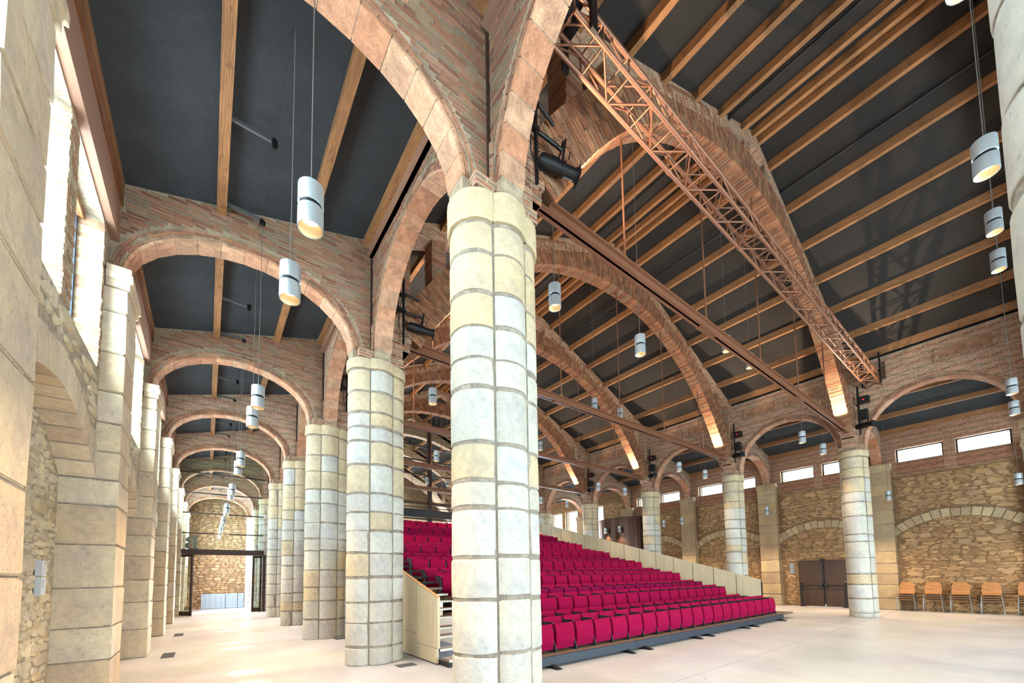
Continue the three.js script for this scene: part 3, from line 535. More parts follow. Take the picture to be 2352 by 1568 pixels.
// ---------- arcades between aisle and nave ----------
const AR = 1.672;
for (const s of [1, -1]) for (let k = -2; k < 9; k++) {
  const X = (x) => s > 0 ? x : mir(x), a = Math.max(DA, zk(k)), b = Math.min(DB, zk(k + 1)), mid = zk(k) + BAY / 2, vis = s > 0 && (k === 0 || k === 1);
  const g = solid('arcade_arch', s > 0 ? `brick arcade bay between columns, ${ORD[k + 2]} along the window aisle` : `brick arcade bay of the far colonnade, ${ORD[k + 2]} along the hall`, 'arch', s > 0 ? 'arcade of the window aisle' : 'arcade of the far aisle');
  const F = faceX(X(XC), s > 0 ? -1 : 1), circ = (t, off = 0) => [mid + (AR + off) * Math.cos(t), SPR + (AR + off) * Math.sin(t)];   // n > 0 towards the aisle
  const full = k > -2 && k < 8, arc = Array.from({ length: 29 }, (_, i) => circ(Math.PI - i * Math.PI / 28, 0.008)), top = naveY(XC) + 0.18;
  const opening = s < 0 && k === 0 ? [[[2.66, 8.16], [3.32, 8.16], [3.32, 8.8], [2.66, 8.8]]] : [];
  const core = new MB(); core.prism(F, full ? [[a, SPR - 0.15], [arc[0][0], SPR - 0.15], ...arc, [arc[28][0], SPR - 0.15], [b, SPR - 0.15], [b, top], [a, top]] : [[a, 5.86], [b, 5.86], [b, top], [a, top]], -TH, TH, vis ? null : new THREE.Color(1, 0.95, 0.9), opening);
  core.build(vis ? 'mortar_core' : 'brick_core', vis ? M.mortar : M.brickSheet, g);
  if (opening.length) new MB().box(X(XC) + 0.06, X(XC) + TH - 0.01, 8.14, 8.82, 2.64, 3.34).build('pocket_back', M.brickSheet, g);
  if (!full) continue;
  // shallow recessed panels under the nave eaves
  if (s < 0) for (const [p, q] of [[0.75, 1.85], [2.3, 3.4]]) { if (k === 0 && p > 2) continue; const m = new MB(); const xx = X(XC) - TH; m.box(xx - 0.05, xx, 8.16, 8.26, zk(k) + p - 0.1, zk(k) + q + 0.1, new THREE.Color(0.9, 0.8, 0.74)).box(xx - 0.05, xx, 8.26, 8.62, zk(k) + p - 0.1, zk(k) + p, new THREE.Color(0.95, 0.85, 0.8)).box(xx - 0.05, xx, 8.26, 8.62, zk(k) + q, zk(k) + q + 0.1, new THREE.Color(0.95, 0.85, 0.8)); m.build('panel_surround', M.brickSheet, g); const pl = new MB(); pl.box(xx - 0.006, xx, 8.26, 8.62, zk(k) + p, zk(k) + q); pl.build('plaster_panel', std('#b98a6c', 0.9, { map: roughMap }), g); }
  if (vis) lay(courses(new Frame(F.at(0, 0, TH), F.U, F.V, F.N), a + TH, b - TH, SPR - 0.12, 8.5, (u, v) => u > a + TH + 0.02 && u < b - TH - 0.02 && v < 8.0 && (v < SPR ? Math.abs(u - mid) > AR + RINGT : Math.hypot(u - mid, v - SPR) > AR + RINGT + 0.01)), g, brickMats, 'brick', 'brickwork', M.brickMass, 300);
  const [sf, ly] = ringPieces(circ, 0.02, Math.PI - 0.02, 19, (u, v, n) => F.at(u, v, n), TH), near = (s > 0 && k < 4) || (s < 0 && k >= 0 && k < 4);
  lay(sf, g, tileMats, 'soffit_tile', 'soffit', M.brickMass, near ? 40 : 0); lay(ly, g, brickMats, 'ring_brick', 'ring', M.brickMass, near ? 90 : 0);
}

// ---------- brick piers over the capitals and the great roof arches ----------
const inY = (u) => 10.95 - 0.0607 * u * u - 0.000578 * u ** 4, UF = 7.05;
const RD = 0.68, TA = 0.19;
function paraN(u) { const dy = -0.1214 * u - 0.002312 * u ** 3, l = Math.hypot(1, dy); return [-dy / l, 1 / l]; }
for (let k = 0; k < 9; k++) {
  const d = zk(k), F = faceZ(d, 1), g = solid('roof_arch', k ? `great brick roof arch spanning the hall, ${ORD[k - 1]} ahead of the camera` : 'great brick roof arch over the camera position', 'arch', 'roof arches of the hall');
  const pt = (u, off) => { const [nx, ny] = paraN(u); return [XM + u + nx * off, inY(u) + ny * off]; };
  const us = Array.from({ length: 41 }, (_, i) => -UF + 2 * UF * i / 40), ins = us.map((u) => pt(u, 0.012)), outs = us.map((u) => pt(u, RD - 0.012));
  const fine = k >= 1 && k <= 5;
  const core = new MB(), cut = (p) => [Math.min(Math.max(p[0], XC + TH), mir(XC) - TH), p[1]];
  for (let i = 0; i < 40; i++) core.prism(F, [ins[i], ins[i + 1], cut(outs[i + 1]), cut(outs[i])], -TA + (fine ? 0.012 : 0), TA - (fine ? 0.012 : 0), fine ? null : new THREE.Color(1, 0.94, 0.88));
  core.build(fine ? 'mortar_core' : 'brick_core', fine ? M.mortarNave : M.brickSheet, g);
  if (fine) {
    const list = []; let u = -UF;
    while (u < UF) {
      const [nx, ny] = paraN(u), du = 0.06 * ny, ua = u, ub = u + du * 0.86;
      const cuts = [0, 0.24 + rr(-0.06, 0.06), 0.48 + rr(-0.06, 0.06), RD];
      for (let c = 0; c < 3; c++) { const th = TA + rr(-0.004, 0.004), n0 = c ? 0 : -rr(0, 0.012), q = []; for (const n of [-th, th]) for (const [t, o] of [[ua, cuts[c] + n0], [ub, cuts[c] + n0], [ub, cuts[c + 1] - 0.008], [ua, cuts[c + 1] - 0.008]]) { const [x, y] = cut(pt(t, o)); q.push(F.at(x, y, n)); } list.push(hex8(q, null, 0.22)); }
      u += du;
    }
    lay(list, g, ['#a8704f', '#9a6546', '#b47d5a', '#8d5b42', '#a07c60'].map((c) => std(c, 0.92, { map: roughMap, bumpMap: roughBump, bumpScale: 0.004 })), 'brick', 'brickwork', M.brickMass, k <= 2 ? 300 : 0);
  }
  // sloping top rail and the spandrel piers between rail and ring
  const rail = new MB(); for (const s of [-1, 1]) { const a = XM, b = XM + s * (NAVE / 2 - TH); rail.prism(F, [[a, naveY(a)], [b, naveY(b)], [b, naveY(b) - 0.22], [a, naveY(a) - 0.22]], -TA, TA, new THREE.Color(0.95, 0.86, 0.78)); rail.prism(F, [[a, naveY(a) + 0.2], [b, naveY(b) + 0.2], [b, naveY(b)], [a, naveY(a)]], -TA + 0.04, TA - 0.04, new THREE.Color(0.95, 0.86, 0.78)); } rail.build('top_rail', M.brickSheet, g);
  for (const s of [-1, 1]) for (const [i, u] of [0.6, 1.7, 2.8, 3.85, 4.85, 5.75, 6.6, 7.45].entries()) {
    const w = 0.17, x0 = XM + s * u - w, x1 = XM + s * u + w, yb = Math.max(6.3, inY(Math.min(u + w, 7.6)) + RD * 0.75), yt = naveY(XM + s * (u - w)) - 0.2; if (yt - yb < 0.1) continue;
    const p = new MB();
    if (k === 1 || k === 2) for (let y = yb; y < yt; y += 0.056) { const e = rr(-0.006, 0.006), t = pick(brickMats).color; p.box(x0 + e, x1 + e, y, Math.min(yt, y + 0.045), d - TA + 0.01, d + TA - 0.01, t); } else p.box(x0, x1, yb, yt, d - TA + 0.01, d + TA - 0.01, new THREE.Color(1, 0.92, 0.85));
    p.build('spandrel_pier', k === 1 || k === 2 ? M.brickMass : M.brickSheet, g);
    if (k === 1 || k === 2) new MB().box(x0 + 0.012, x1 - 0.012, yb, yt, d - TA + 0.022, d + TA - 0.022).build('mortar_core', M.mortar, g);
  }
}
for (const s of [1, -1]) for (let k = 0; k < 9; k++) {          // the brick pier over each capital, with its corbel
  const X = (x) => s > 0 ? x : mir(x), d = zk(k), g = solid('springing_pier', `${s > 0 ? 'brick pier and corbel on the' : 'brick pier and corbel on far'} ${ORD[k]} column capital${s > 0 ? ' of the aisle' : ''}`, 'pier', null);
  const m = new MB(), w = 0.2, c = new THREE.Color(0.86, 0.76, 0.7);
  const bx = (x0, x1, y0, y1, h) => m.box(Math.min(X(x0), X(x1)), Math.max(X(x0), X(x1)), y0, y1, d - h, d + h, c);
  bx(2.2, 3.08, 5.86, 6.02, 0.3); bx(2.45, 3.1, 6.02, 6.4, w); bx(2.45, 3.18, 6.4, 6.48, w + 0.02); bx(2.45, 3.28, 6.48, 6.58, w + 0.03); bx(2.78, 3.12, 6.58, 8.6, w); bx(2.47, 2.8, 6.0, 6.6, w + 0.05);
  m.build('brick_shaft', M.brickSheet, g);
}

// ---------- end walls ----------
{ // behind the camera: glazed entrance front, which lights the near faces
  const w = struct('wall_front', 'stone entrance wall with large glazed openings', 'wall'), F = faceZ(-6.6, 1);
  const OPEN = [[-0.95, 2.2, 0.05, 3.5], [4.2, 8.2, 0.05, 4.4], [8.6, 12.5, 0.05, 4.4], [12.9, 16.9, 0.05, 4.4]];
  new MB().prism(F, [[-2.3, 0], [23.4, 0], [23.4, 8.4], [XM, 12.9], [-2.3, 8.4]], 0, 0.4, null, OPEN.map(([a, b, c, e]) => [[a, c], [b, c], [b, e], [a, e]])).build('wall_core', M.rubbleBedLeft, w);
  OPEN.forEach(([a, b, c, e], i) => {
    const g = struct('window', `large glazed entrance opening, ${ORD[i]} across the front wall`, 'window'); g.name = numbered('window_' + (60 + i));
    const f = new MB(); for (const x of [a, (a + b) / 2 - 0.03, b - 0.06]) f.box(x, x + 0.06, c, e, -6.85, -6.75); f.box(a, b, e - 0.06, e, -6.85, -6.75).box(a, b, 2.4, 2.46, -6.85, -6.75); f.build('frame', M.bronzeDark, g);
    new MB().box(a, b, c, e, -6.803, -6.797).build('pane', M.glass, g);
    daylight('entrance_daylight', (a + b) / 2, (c + e) / 2, -6.9, b - a, e - c, 0, 1, i ? LIGHT.front : LIGHT.porch);
  });
}
{
  const w = struct('wall_back', 'sunlit rubble stone end wall of the foyer', 'wall'), d = 34.9, F = faceZ(d, 1);
  new MB().prism(F, [[-1.9, -0.5], [22.9, -0.5], [22.9, 7.6], [18.4, 9], [XM, 12.8], [2.7, 9], [-1.9, 7.6]], 0, -0.5).build('wall_core', M.rubbleBed, w);
  const list = rubble(F, -1.3, 3.2, -0.3, 7.2, (x, y) => x > -1.25 && x < 3.1 && y < 7.2, { hMin: 0.1, hMax: 0.26 }); lay(list, w, rubMats, 'rubble_stone', 'rubble_field', M.stoneMass, 150);
  for (const [x0, x1, t] of [[-0.27, 1.07, 'leftmost large'], [1.10, 1.78, 'middle'], [1.81, 2.17, 'narrow rightmost']]) {
    const g = thing('information_board', t + ' grey information board leaning at the foyer end wall', 'board', 'boards at the foyer end wall', V(x0, -0.31, d - 0.1));
    const c = document.createElement('canvas'); c.width = 256; c.height = 256; const q = c.getContext('2d'); q.fillStyle = '#959da2'; q.fillRect(0, 0, 256, 256); q.fillStyle = '#767e85';
    for (let i = 0; i < 4; i++) for (let r = 0; r < 22; r++) q.fillRect(12 + i * 61, 34 + r * 9, 44 - ((r * 7 + i * 5) % 14), 3); q.fillRect(12, 14, 90, 8);
    const T = new THREE.CanvasTexture(c); T.colorSpace = THREE.SRGBColorSpace;
    new MB(g.position).box(x0, x1, -0.31, 0.7, d - 0.11, d - 0.075).build('panel', M.board, g);
    const p = mesh('print', new THREE.PlaneGeometry(x1 - x0 - 0.02, 0.99), std('#ffffff', 0.6, { map: T }), g); p.position.set((x1 - x0) / 2, 0.505, 0.0115);
  }
  for (const [x, y, dd, ww, hh, tx] of [[-1.14, 4.4, 30.6, 2.9, 3, 1], [22.2, 4.2, 30, 6.5, 4, -1]]) daylight('foyer_fill_light', x, y, dd, ww, hh, tx, 0, tx > 0 ? LIGHT.rear * 0.3 : LIGHT.rear);  // added area lights inside the foyer walls, no openings of their own, brighten the foyer
}

// ---------- glazed screen to the foyer ----------
{
  const g = struct('wall_glass_screen', 'glazed screen with brown steel bars and open doors to the foyer', 'partition'), d = 24.2;
  const bar = (x0, x1, y0, y1, n = 'glazing_bar', t = 0.05) => new MB().box(x0, x1, y0, y1, d - t, d + t).build(n, M.bronzeDark, g);
  bar(-1.2, 2.3, 2.86, 3.12, 'transom', 0.12); bar(-1.2, -1.08, 0, 2.9, 'door_post', 0.09); bar(2.28, 2.4, 0, 2.9, 'door_post', 0.09);
  for (const y of [3.9, 4.87, 5.85, 6.82]) bar(-1.2, 2.3, y - 0.025, y + 0.025);
  new MB().prism(faceZ(d, 1), [[-1.2, 3.12], [2.2, 3.12], [2.2, 8.2], [-1.2, 7.3]], -0.006, 0.006).build('pane', M.glass, g);
  bar(11.56, 11.8, 3.2, 11.7, 'mullion', 0.12); bar(5.4, 5.6, 3.2, 9.4, 'mullion', 0.1); bar(15.7, 15.9, 3.2, 9.4, 'mullion', 0.1);
  for (const y of [5.45, 6.44, 7.4, 8.4, 9.35, 10.3]) { const hw = Math.min(7.6, (12.3 - y) / 0.45 - 0.1); bar(XM - hw, XM + hw, y - 0.04, y + 0.04); }
  new MB().prism(faceZ(d, 1), [[3.0, 3.2], [18.1, 3.2], [18.1, 8.7], [XM, 12.3], [3.0, 8.7]], -0.006, 0.006).build('pane', M.glass, g);
  for (const [hx, tx, hd, nm] of [[-1.05, -0.53, -0.68, 'left'], [2.24, 1.83, -0.15, 'right']]) {   // open door leaves
    const o = struct('door_leaf', nm === 'left' ? 'open glazed door leaf with brown frame beside the aisle wall' : 'open glazed door leaf with brown frame beside the column', 'door'); o.name = numbered('door_' + (nm === 'left' ? 2 : 3));
    const A = V(hx, 0, d), B = V(tx, 0, d + hd), U = B.clone().sub(A), L = U.length(); U.normalize(); const F = new Frame(A, U, UP, U.clone().cross(UP)), f = new MB();
    for (const [u0, u1, v0, v1] of [[0, 0.08, 0.02, 2.84], [L - 0.08, L, 0.02, 2.84], [0, L, 0.02, 0.22], [0, L, 2.74, 2.84]]) f.prism(F, [[u0, v0], [u1, v0], [u1, v1], [u0, v1]], -0.03, 0.03);
    f.build('frame', M.bronzeDark, o); new MB().prism(F, [[0.08, 0.22], [L - 0.08, 0.22], [L - 0.08, 2.74], [0.08, 2.74]], -0.005, 0.005).build('pane', M.glass, o);
    new MB().cyl(F.at(L - 0.12, 1.05, 0.06), F.at(L - 0.12, 1.25, 0.06), 0.014, 8).cyl(F.at(L - 0.12, 1.05, -0.06), F.at(L - 0.12, 1.25, -0.06), 0.014, 8).build('handle', M.chrome, o);
  }
  const font = await new FontLoader().loadAsync('fonts/droid/droid_serif_bold.typeface.json');
  const L = thing('window_letter', 'dark reversed serif letter B on the glass over the foyer doors', 'lettering', null, V(-0.33, 3.13, d + 0.02));
  const m = mesh('letter', new TextGeometry('B', { font, size: 0.6, depth: 0.01, curveSegments: 6 }), std('#4b5550', 0.5), L); m.rotation.y = Math.PI;
}

// ---------- ties, hangers, lighting truss ----------
for (let k = 1; k < 9; k++) {
  const d = zk(k), g = solid('tie_beam', `slim bronze steel tie across the hall under roof arch ${ORD[k - 1]} ahead`, 'tie', 'steel ties under the roof arches'), y = 6.47, b = new MB();
  const x0 = 3.22, x1 = mir(3.22);
  b.box(x0, x1, y, y + 0.19, d - 0.018, d + 0.018).box(x0, x1, y + 0.16, y + 0.19, d - 0.07, d + 0.07).box(x0, x1, y, y + 0.03, d - 0.07, d + 0.07); b.build('tie_rail', M.bronze, g);
  for (const u of [-1, 1]) { const p = new MB(), c = XM + u * 2.65; p.box(c - 0.3, c + 0.3, y - 0.012, y, d - 0.075, d + 0.075); for (let i = 0; i < 5; i++) for (const e of [-0.045, 0.045]) p.cyl(V(c - 0.24 + i * 0.12, y - 0.03, d + e), V(c - 0.24 + i * 0.12, y - 0.01, d + e), 0.016, 6); p.build('splice_plate', M.bronze, g); }
  for (const u of [-5.3, -2.66, 0, 2.56, 5.1]) {
    const h = new MB(); h.cyl(V(XM + u, y + 0.19, d), V(XM + u, inY(u) + 0.02, d), 0.017, 8); const rod = h.build('hanger_rod', M.bronze, g);
    new MB().cyl(V(XM + u, y + 0.18, d), V(XM + u, y + 0.27, d), 0.045, 10, null, 0.025).build('clamp', std('#c99a5a', 0.35, { metalness: 0.6 }), rod);
  }
  for (const u of [-1, 1]) if (k <= 6) {                          // uplights beside the arch feet
    const x = XM + u * 6.5, f = thing('uplight', `small bronze uplight on the ${u < 0 ? 'near' : 'far'} end of tie ${ORD[k - 1]}`, 'lamp', 'uplights on the ties', V(x, y + 0.19, d));
    new MB(f.position).box(x - 0.05, x + 0.05, y + 0.19, y + 0.26, d - 0.05, d + 0.05).build('housing', M.bronze, f);
    new MB(f.position).cyl(V(x, y + 0.26, d), V(x, y + 0.262, d), 0.035, 12).build('lens', M.lampGlow, f);
    const s = new THREE.SpotLight(WARM, LIGHT.up, 0, 1.2, 0.9, 2); s.name = 'uplight_glow'; s.position.set(0, 0.1, 0); s.castShadow = true; f.add(s); s.target.position.set(-u * 0.55, 2, 0); f.add(s.target);
  }
}
{ // box truss just before the first arch
  const g = thing('lighting_truss', 'bronze painted box truss spanning the hall before the first roof arch', 'truss'), x0 = 3.15, x1 = 18.35, yb = 8.01, yt = 8.28, da = 2.78, db = 3.15;
  for (const y of [yb, yt]) for (const d of [da, db]) new MB().cyl(V(x0, y, d), V(x1, y, d), 0.03, 10).build('chord', M.bronze, g);
  const n = 30, st = (x1 - x0) / n; let lac = new MB();
  for (let i = 0; i < n; i++) {
    const a = x0 + i * st, b = a + st, f = i % 2;
    for (const d of [da, db]) lac.cyl(V(a, f ? yt : yb, d), V(b, f ? yb : yt, d), 0.013, 6);
    for (const y of [yb, yt]) lac.cyl(V(a, y, f ? da : db), V(b, y, f ? db : da), 0.013, 6);
    lac.cyl(V(a, yb, da), V(a, yb, db), 0.012, 6).cyl(V(a, yt, da), V(a, yt, db), 0.012, 6).cyl(V(a, yb, da), V(a, yt, da), 0.012, 6).cyl(V(a, yb, db), V(a, yt, db), 0.012, 6);
    if (i % 3 === 2) { lac.build('lacing', M.bronze, g); lac = new MB(); }
  }
  for (let i = 1; i < 6; i++) { const x = x0 + i * (x1 - x0) / 6; for (const y of [yb, yt]) for (const d of [da, db]) new MB().cyl(V(x - 0.05, y, d), V(x + 0.05, y, d), 0.04, 10).build('coupler', M.bronze, g); }
  for (const x of [3.42, 17.9]) { const s = new MB(); s.box(x - 0.05, x + 0.05, yb - 0.08, yt + 0.7, da - 0.07, da - 0.03).box(x - 0.05, x + 0.05, yb - 0.08, yt + 0.7, db + 0.03, db + 0.07).box(x - 0.05, x + 0.05, yt + 0.05, yt + 0.1, da - 0.07, db + 0.07); s.build('hanging_strap', M.black, g); }
}

// ---------- pendant lamps ----------
function pendant(x, y, d, top, label, group, power, cone, lit = true) {
  const R = 0.095, h = 0.36, g = thing('pendant_lamp', label, 'lamp', group, V(x, y, d)), L = (pts) => new THREE.LatheGeometry(pts.map(([r, yy]) => new THREE.Vector2(r, yy)), 22);
  mesh('upper_shell', pendant.a ??= L([[0.001, h / 2], [R - 0.004, h / 2], [R, h / 2 - 0.004], [R, 0.02], [R - 0.012, 0.018]]), M.alu, g);
  mesh('gap_ring', pendant.b ??= L([[R - 0.012, 0.02], [R - 0.012, -0.018]]), M.black, g);
  mesh('lower_shell', pendant.c ??= L([[R - 0.012, -0.016], [R, -0.018], [R, -h / 2], [R - 0.004, -h / 2], [R - 0.006, -h / 2 + 0.02]]), M.alu, g);
  mesh('reflector', pendant.d ??= L([[R - 0.006, -h / 2 + 0.004], [R - 0.012, -h / 2 + 0.04], [0.066, -h / 2 + 0.085]]), M.lampInner, g);
  mesh('lamp_lens', pendant.e ??= L([[0.066, -h / 2 + 0.085], [0.04, -h / 2 + 0.078], [0.001, -h / 2 + 0.075]]), M.lampGlow, g);
  new MB(g.position).cyl(V(x, y + h / 2, d), V(x, top, d), 0.0045, 6).build('cable', std('#55504a', 0.6), g);
  new MB(g.position).cyl(V(x, y + h / 2 - 0.002, d), V(x, y + h / 2 + 0.045, d), 0.016, 8, null, 0.006).build('cable_grip', M.chrome, g);
  new MB(g.position).cyl(V(x, top - 0.05, d), V(x, top, d), 0.045, 12).build('ceiling_rose', M.black, g);
  if (lit) { const s = new THREE.SpotLight(WARM, power, 0, cone, 0.9, 2); s.name = 'pendant_glow'; s.position.set(0, -h / 2 + 0.004, 0); s.castShadow = true; s.shadow.radius = 2; g.add(s); s.target.position.set(0, -4, 0); g.add(s.target); if (cone === 0.85) { const n = new THREE.SpotLight(WARM, power * 1.6, 0, 0.075, 0.5, 2); n.name = 'pendant_beam'; n.position.copy(s.position); n.castShadow = true; g.add(n); n.target.position.set(0, -4, 0); g.add(n.target); } }
}
{
  let n = 0; for (let k = 1; k < 9; k++) for (const o of [-0.36, 0.64]) if (k < 8 || o < 0) pendant(0.585, 4.57, zk(k) + o, o < 0 ? 7.6 : aisleY(0.585), `silver pendant lamp, ${ORD[n++]} in the row down the window aisle`, 'pendants of the window aisle', LIGHT.aisle, 0.85);
  n = 0; for (let k = 0; k < 6; k++) for (const o of [-0.55, 0.54]) if (k || o > 0) pendant(20.5, 4.44, zk(k) + o, aisleY(mir(20.5)), `silver pendant lamp, ${ORD[n++]} in the row behind the far columns`, 'pendants of the far aisle', LIGHT.aisle, 0.9);
  const XS = [[4.11, 5.85], [6.29, 5.85], [9.87, 7.14], [11.19, 7.14], [14.87, 5.85], [16.94, 5.85]];
  for (let k = 0; k < 6; k++) XS.forEach(([x, y], i) => pendant(x, y, zk(k) + 0.48, naveY(x) + 0.19, `silver pendant lamp, ${ORD[i]} across the hall in hanging row ${ORD[k]}`, 'pendants of the hall', LIGHT.pendant, 0.95));
}
// arms on the aisle purlins
for (let k = 1; k < 9; k++) for (const [o, e, t] of [[BAY / 2 + 0.22, 0.585, 'carrying a small black detector'], [-0.36, 0.6, 'carrying the lamp cable']]) {
    if (k === 8 && o > 0) continue;
  const d = zk(k) + o, g = thing('ceiling_arm', `${ORD[k - 1]} grey ceiling arm of the aisle ${t}`, 'bracket', 'ceiling arms of the aisle', V(0.09, 7.6, d));
  new MB(g.position).box(0.09, e, 7.60, 7.645, d - 0.015, d + 0.015).build('arm', M.armGrey, g);
  new MB(g.position).path([V(0.1, 7.7, d + 0.02), V(0.1, 7.64, d + 0.02), V(0.13, 7.6, d + 0.02)], 0.01, 6).build('cable_loop', M.black, g);
  if (o > 0) { const b = new MB(g.position); b.cyl(V(e, 7.56, d), V(e, 7.65, d), 0.04, 12).cyl(V(e, 7.52, d), V(e, 7.56, d), 0.02, 10, null, 0.036); b.build('detector', M.black, g); }
}

// ---------- stage spotlights on pipes ----------
function profile(g, c, dir, s = 1) {                             // an ellipsoidal spotlight, c = yoke centre, dir = aim
  const side = new THREE.Vector3().crossVectors(dir, UP).normalize(), up = new THREE.Vector3().crossVectors(side, dir), P = (a, b = 0, e = 0) => c.clone().addScaledVector(dir, a * s).addScaledVector(up, b * s).addScaledVector(side, e * s), o = g.position;
  const b = new MB(o); b.cyl(P(-0.26), P(-0.1), 0.085 * s, 14, null, 0.095 * s).cyl(P(-0.1), P(0.02), 0.095 * s, 14, null, 0.075 * s).cyl(P(-0.29), P(-0.26), 0.06 * s, 12, null, 0.085 * s); const body = b.build('lamp_house', M.black, g);
  new MB(o).cyl(P(0.02), P(0.05), 0.09 * s, 14).cyl(P(0.05), P(0.2), 0.07 * s, 14).cyl(P(0.2), P(0.23), 0.082 * s, 14).build('lens_tube', M.black, g);
  const fr = new MB(o); fr.hexa([P(0.23, -0.1, -0.1), P(0.23, -0.1, 0.1), P(0.23, 0.1, 0.1), P(0.23, 0.1, -0.1), P(0.25, -0.1, -0.1), P(0.25, -0.1, 0.1), P(0.25, -0.08, 0.1), P(0.25, -0.08, -0.1)]); fr.cyl(P(0.23), P(0.26), 0.085 * s, 14); fr.build('filter_holder', M.black, g);
  new MB(o).cyl(P(0.2605), P(0.262), 0.06 * s, 14).build('front_lens', std('#1c2a33', 0.08), g);
  new MB(o).path([P(-0.3, 0.05, 0.05), P(-0.34, 0.04, 0.05), P(-0.34, -0.05, 0.05), P(-0.3, -0.06, 0.05)], 0.008 * s, 6).build('rear_handle', M.black, body);
  const hk = new MB(o); for (const e of [0.11, -0.11]) hk.hexa([P(-0.03, -0.02, e), P(0.0, -0.02, e), P(0.0, 0.28, e), P(-0.03, 0.28, e), P(-0.03, -0.02, e * 1.08), P(0.0, -0.02, e * 1.08), P(0.0, 0.28, e * 1.08), P(-0.03, 0.28, e * 1.08)]); hk.cyl(P(-0.015, 0.28, -0.119), P(-0.015, 0.28, 0.119), 0.012 * s, 6).cyl(P(-0.015, 0.27), P(-0.015, 0.38), 0.018 * s, 8); hk.build('yoke', M.black, g);
  for (const [a, e] of [[0.07, 0.09], [0.12, -0.08]]) new MB(o).cyl(P(a, 0.06, e), P(a, 0.14, e * 1.2), 0.008 * s, 6).build('shutter_handle', M.black, g);
}
for (let k = 1; k < 4; k++) {
  const d = zk(k) - 0.33, x = 3.06, g = thing('stage_spotlight', `black stage spotlight on a pipe by the ${ORD[k - 1]} aisle column`, 'spotlight', null, V(x, 6.38, d));
  new MB(g.position).cyl(V(x, 6.36, d), V(x, 7.75, d), 0.025, 10).build('pipe', M.black, g);
  new MB(g.position).cyl(V(x, 7.06, d), V(x + 0.42, 7.06, d - 0.02), 0.025, 10).build('cross_arm', M.black, g);
  new MB(g.position).cyl(V(x, 7.46, d), V(x + 0.38, 7.48, d + 0.08), 0.024, 10).build('upper_arm', M.dark, g);
  new MB(g.position).box(x - 0.12, x + 0.04, 7.36, 7.42, d - 0.03, d + 0.03).box(x - 0.12, x + 0.04, 7.04, 7.1, d - 0.03, d + 0.03).box(x - 0.13, x - 0.1, 7.0, 7.45, d, d + 0.16).build('clamp', M.black, g);
  new MB(g.position).path([V(x - 0.02, 7.4, d), V(x - 0.1, 6.95, d - 0.02), V(x - 0.11, 6.7, d - 0.02), V(x - 0.02, 6.5, d - 0.03), V(x + 0.12, 6.56, d - 0.02)], 0.007, 6).build('cable', M.black, g);
  profile(g, V(x + 0.4, 6.8, d - 0.01), V(0.85, -0.15, -0.35).normalize());
}
for (let k = 1; k < 5; k++) {
  const d = zk(k) - 0.34, x = 18.0, g = thing('stage_light_rig', `black pipe of stage lights above the ${ORD[k - 1]} far column ahead`, 'spotlight', 'stage light pipes above the far columns', V(x, 6.3, d));
  new MB(g.position).cyl(V(x, 6.35, d), V(x, 8.05, d), 0.03, 10).build('pipe', M.black, g);
  const bx = new MB(g.position); bx.box(x - 0.12, x + 0.1, 7.42, 7.64, d - 0.3, d - 0.02); const cn = bx.build('control_box', M.black, g);
  new MB(g.position).cyl(V(x - 0.121, 7.52, d - 0.16), V(x - 0.127, 7.52, d - 0.16), 0.024, 12).build('red_display', M.redLed, cn);
  new MB(g.position).box(x - 0.1, x + 0.1, 6.86, 7.18, d - 0.24, d - 0.02).build('dimmer_box', M.black, g);
  new MB(g.position).cyl(V(x, 7.3, d), V(x - 0.35, 7.34, d), 0.02, 8).build('cross_arm', M.black, g);
  profile(g, V(x - 0.06, 6.62, d - 0.16), V(-0.45, -0.12, -0.85).normalize(), 1.05);
}

// ---------- raked seating ----------
const ROWS = [[5.33, 0], [6.10, 0.03], [6.92, 0.366], [7.78, 0.547], [8.69, 0.895], [9.56, 1.065], [10.48, 1.415], [11.33, 1.58], [12.23, 1.937], [13.09, 2.1], [13.98, 2.45], [14.87, 2.64], [15.76, 2.98], [16.62, 3.17], [17.48, 3.52]];
const SX0 = 4.54, SP = 0.541, NS = 20, SX1 = SX0 + SP * NS;
function sheet(profile, w, t, r) {                                // a padded panel: profile (y, d) swept across the width
  const s = new THREE.Shape(), n = profile.length, off = profile.map(([y, d], i) => { const a = profile[Math.max(0, i - 1)], b = profile[Math.min(n - 1, i + 1)], l = Math.hypot(b[0] - a[0], b[1] - a[1]); return [y - (b[1] - a[1]) / l * t, d + (b[0] - a[0]) / l * t]; });
  s.moveTo(profile[0][1], profile[0][0]); for (const [y, d] of profile.slice(1)) s.lineTo(d, y); for (const [y, d] of off.slice().reverse()) s.lineTo(d, y); s.closePath();
  const g = new THREE.ExtrudeGeometry(s, { depth: w - 2 * r, bevelEnabled: true, bevelSize: r, bevelThickness: r, bevelSegments: 2, curveSegments: 4 });
  g.rotateY(Math.PI / 2); g.translate(-(w / 2 - r), 0, 0);        // shape x (d, ahead) becomes -z, width runs along x
  return g;
}
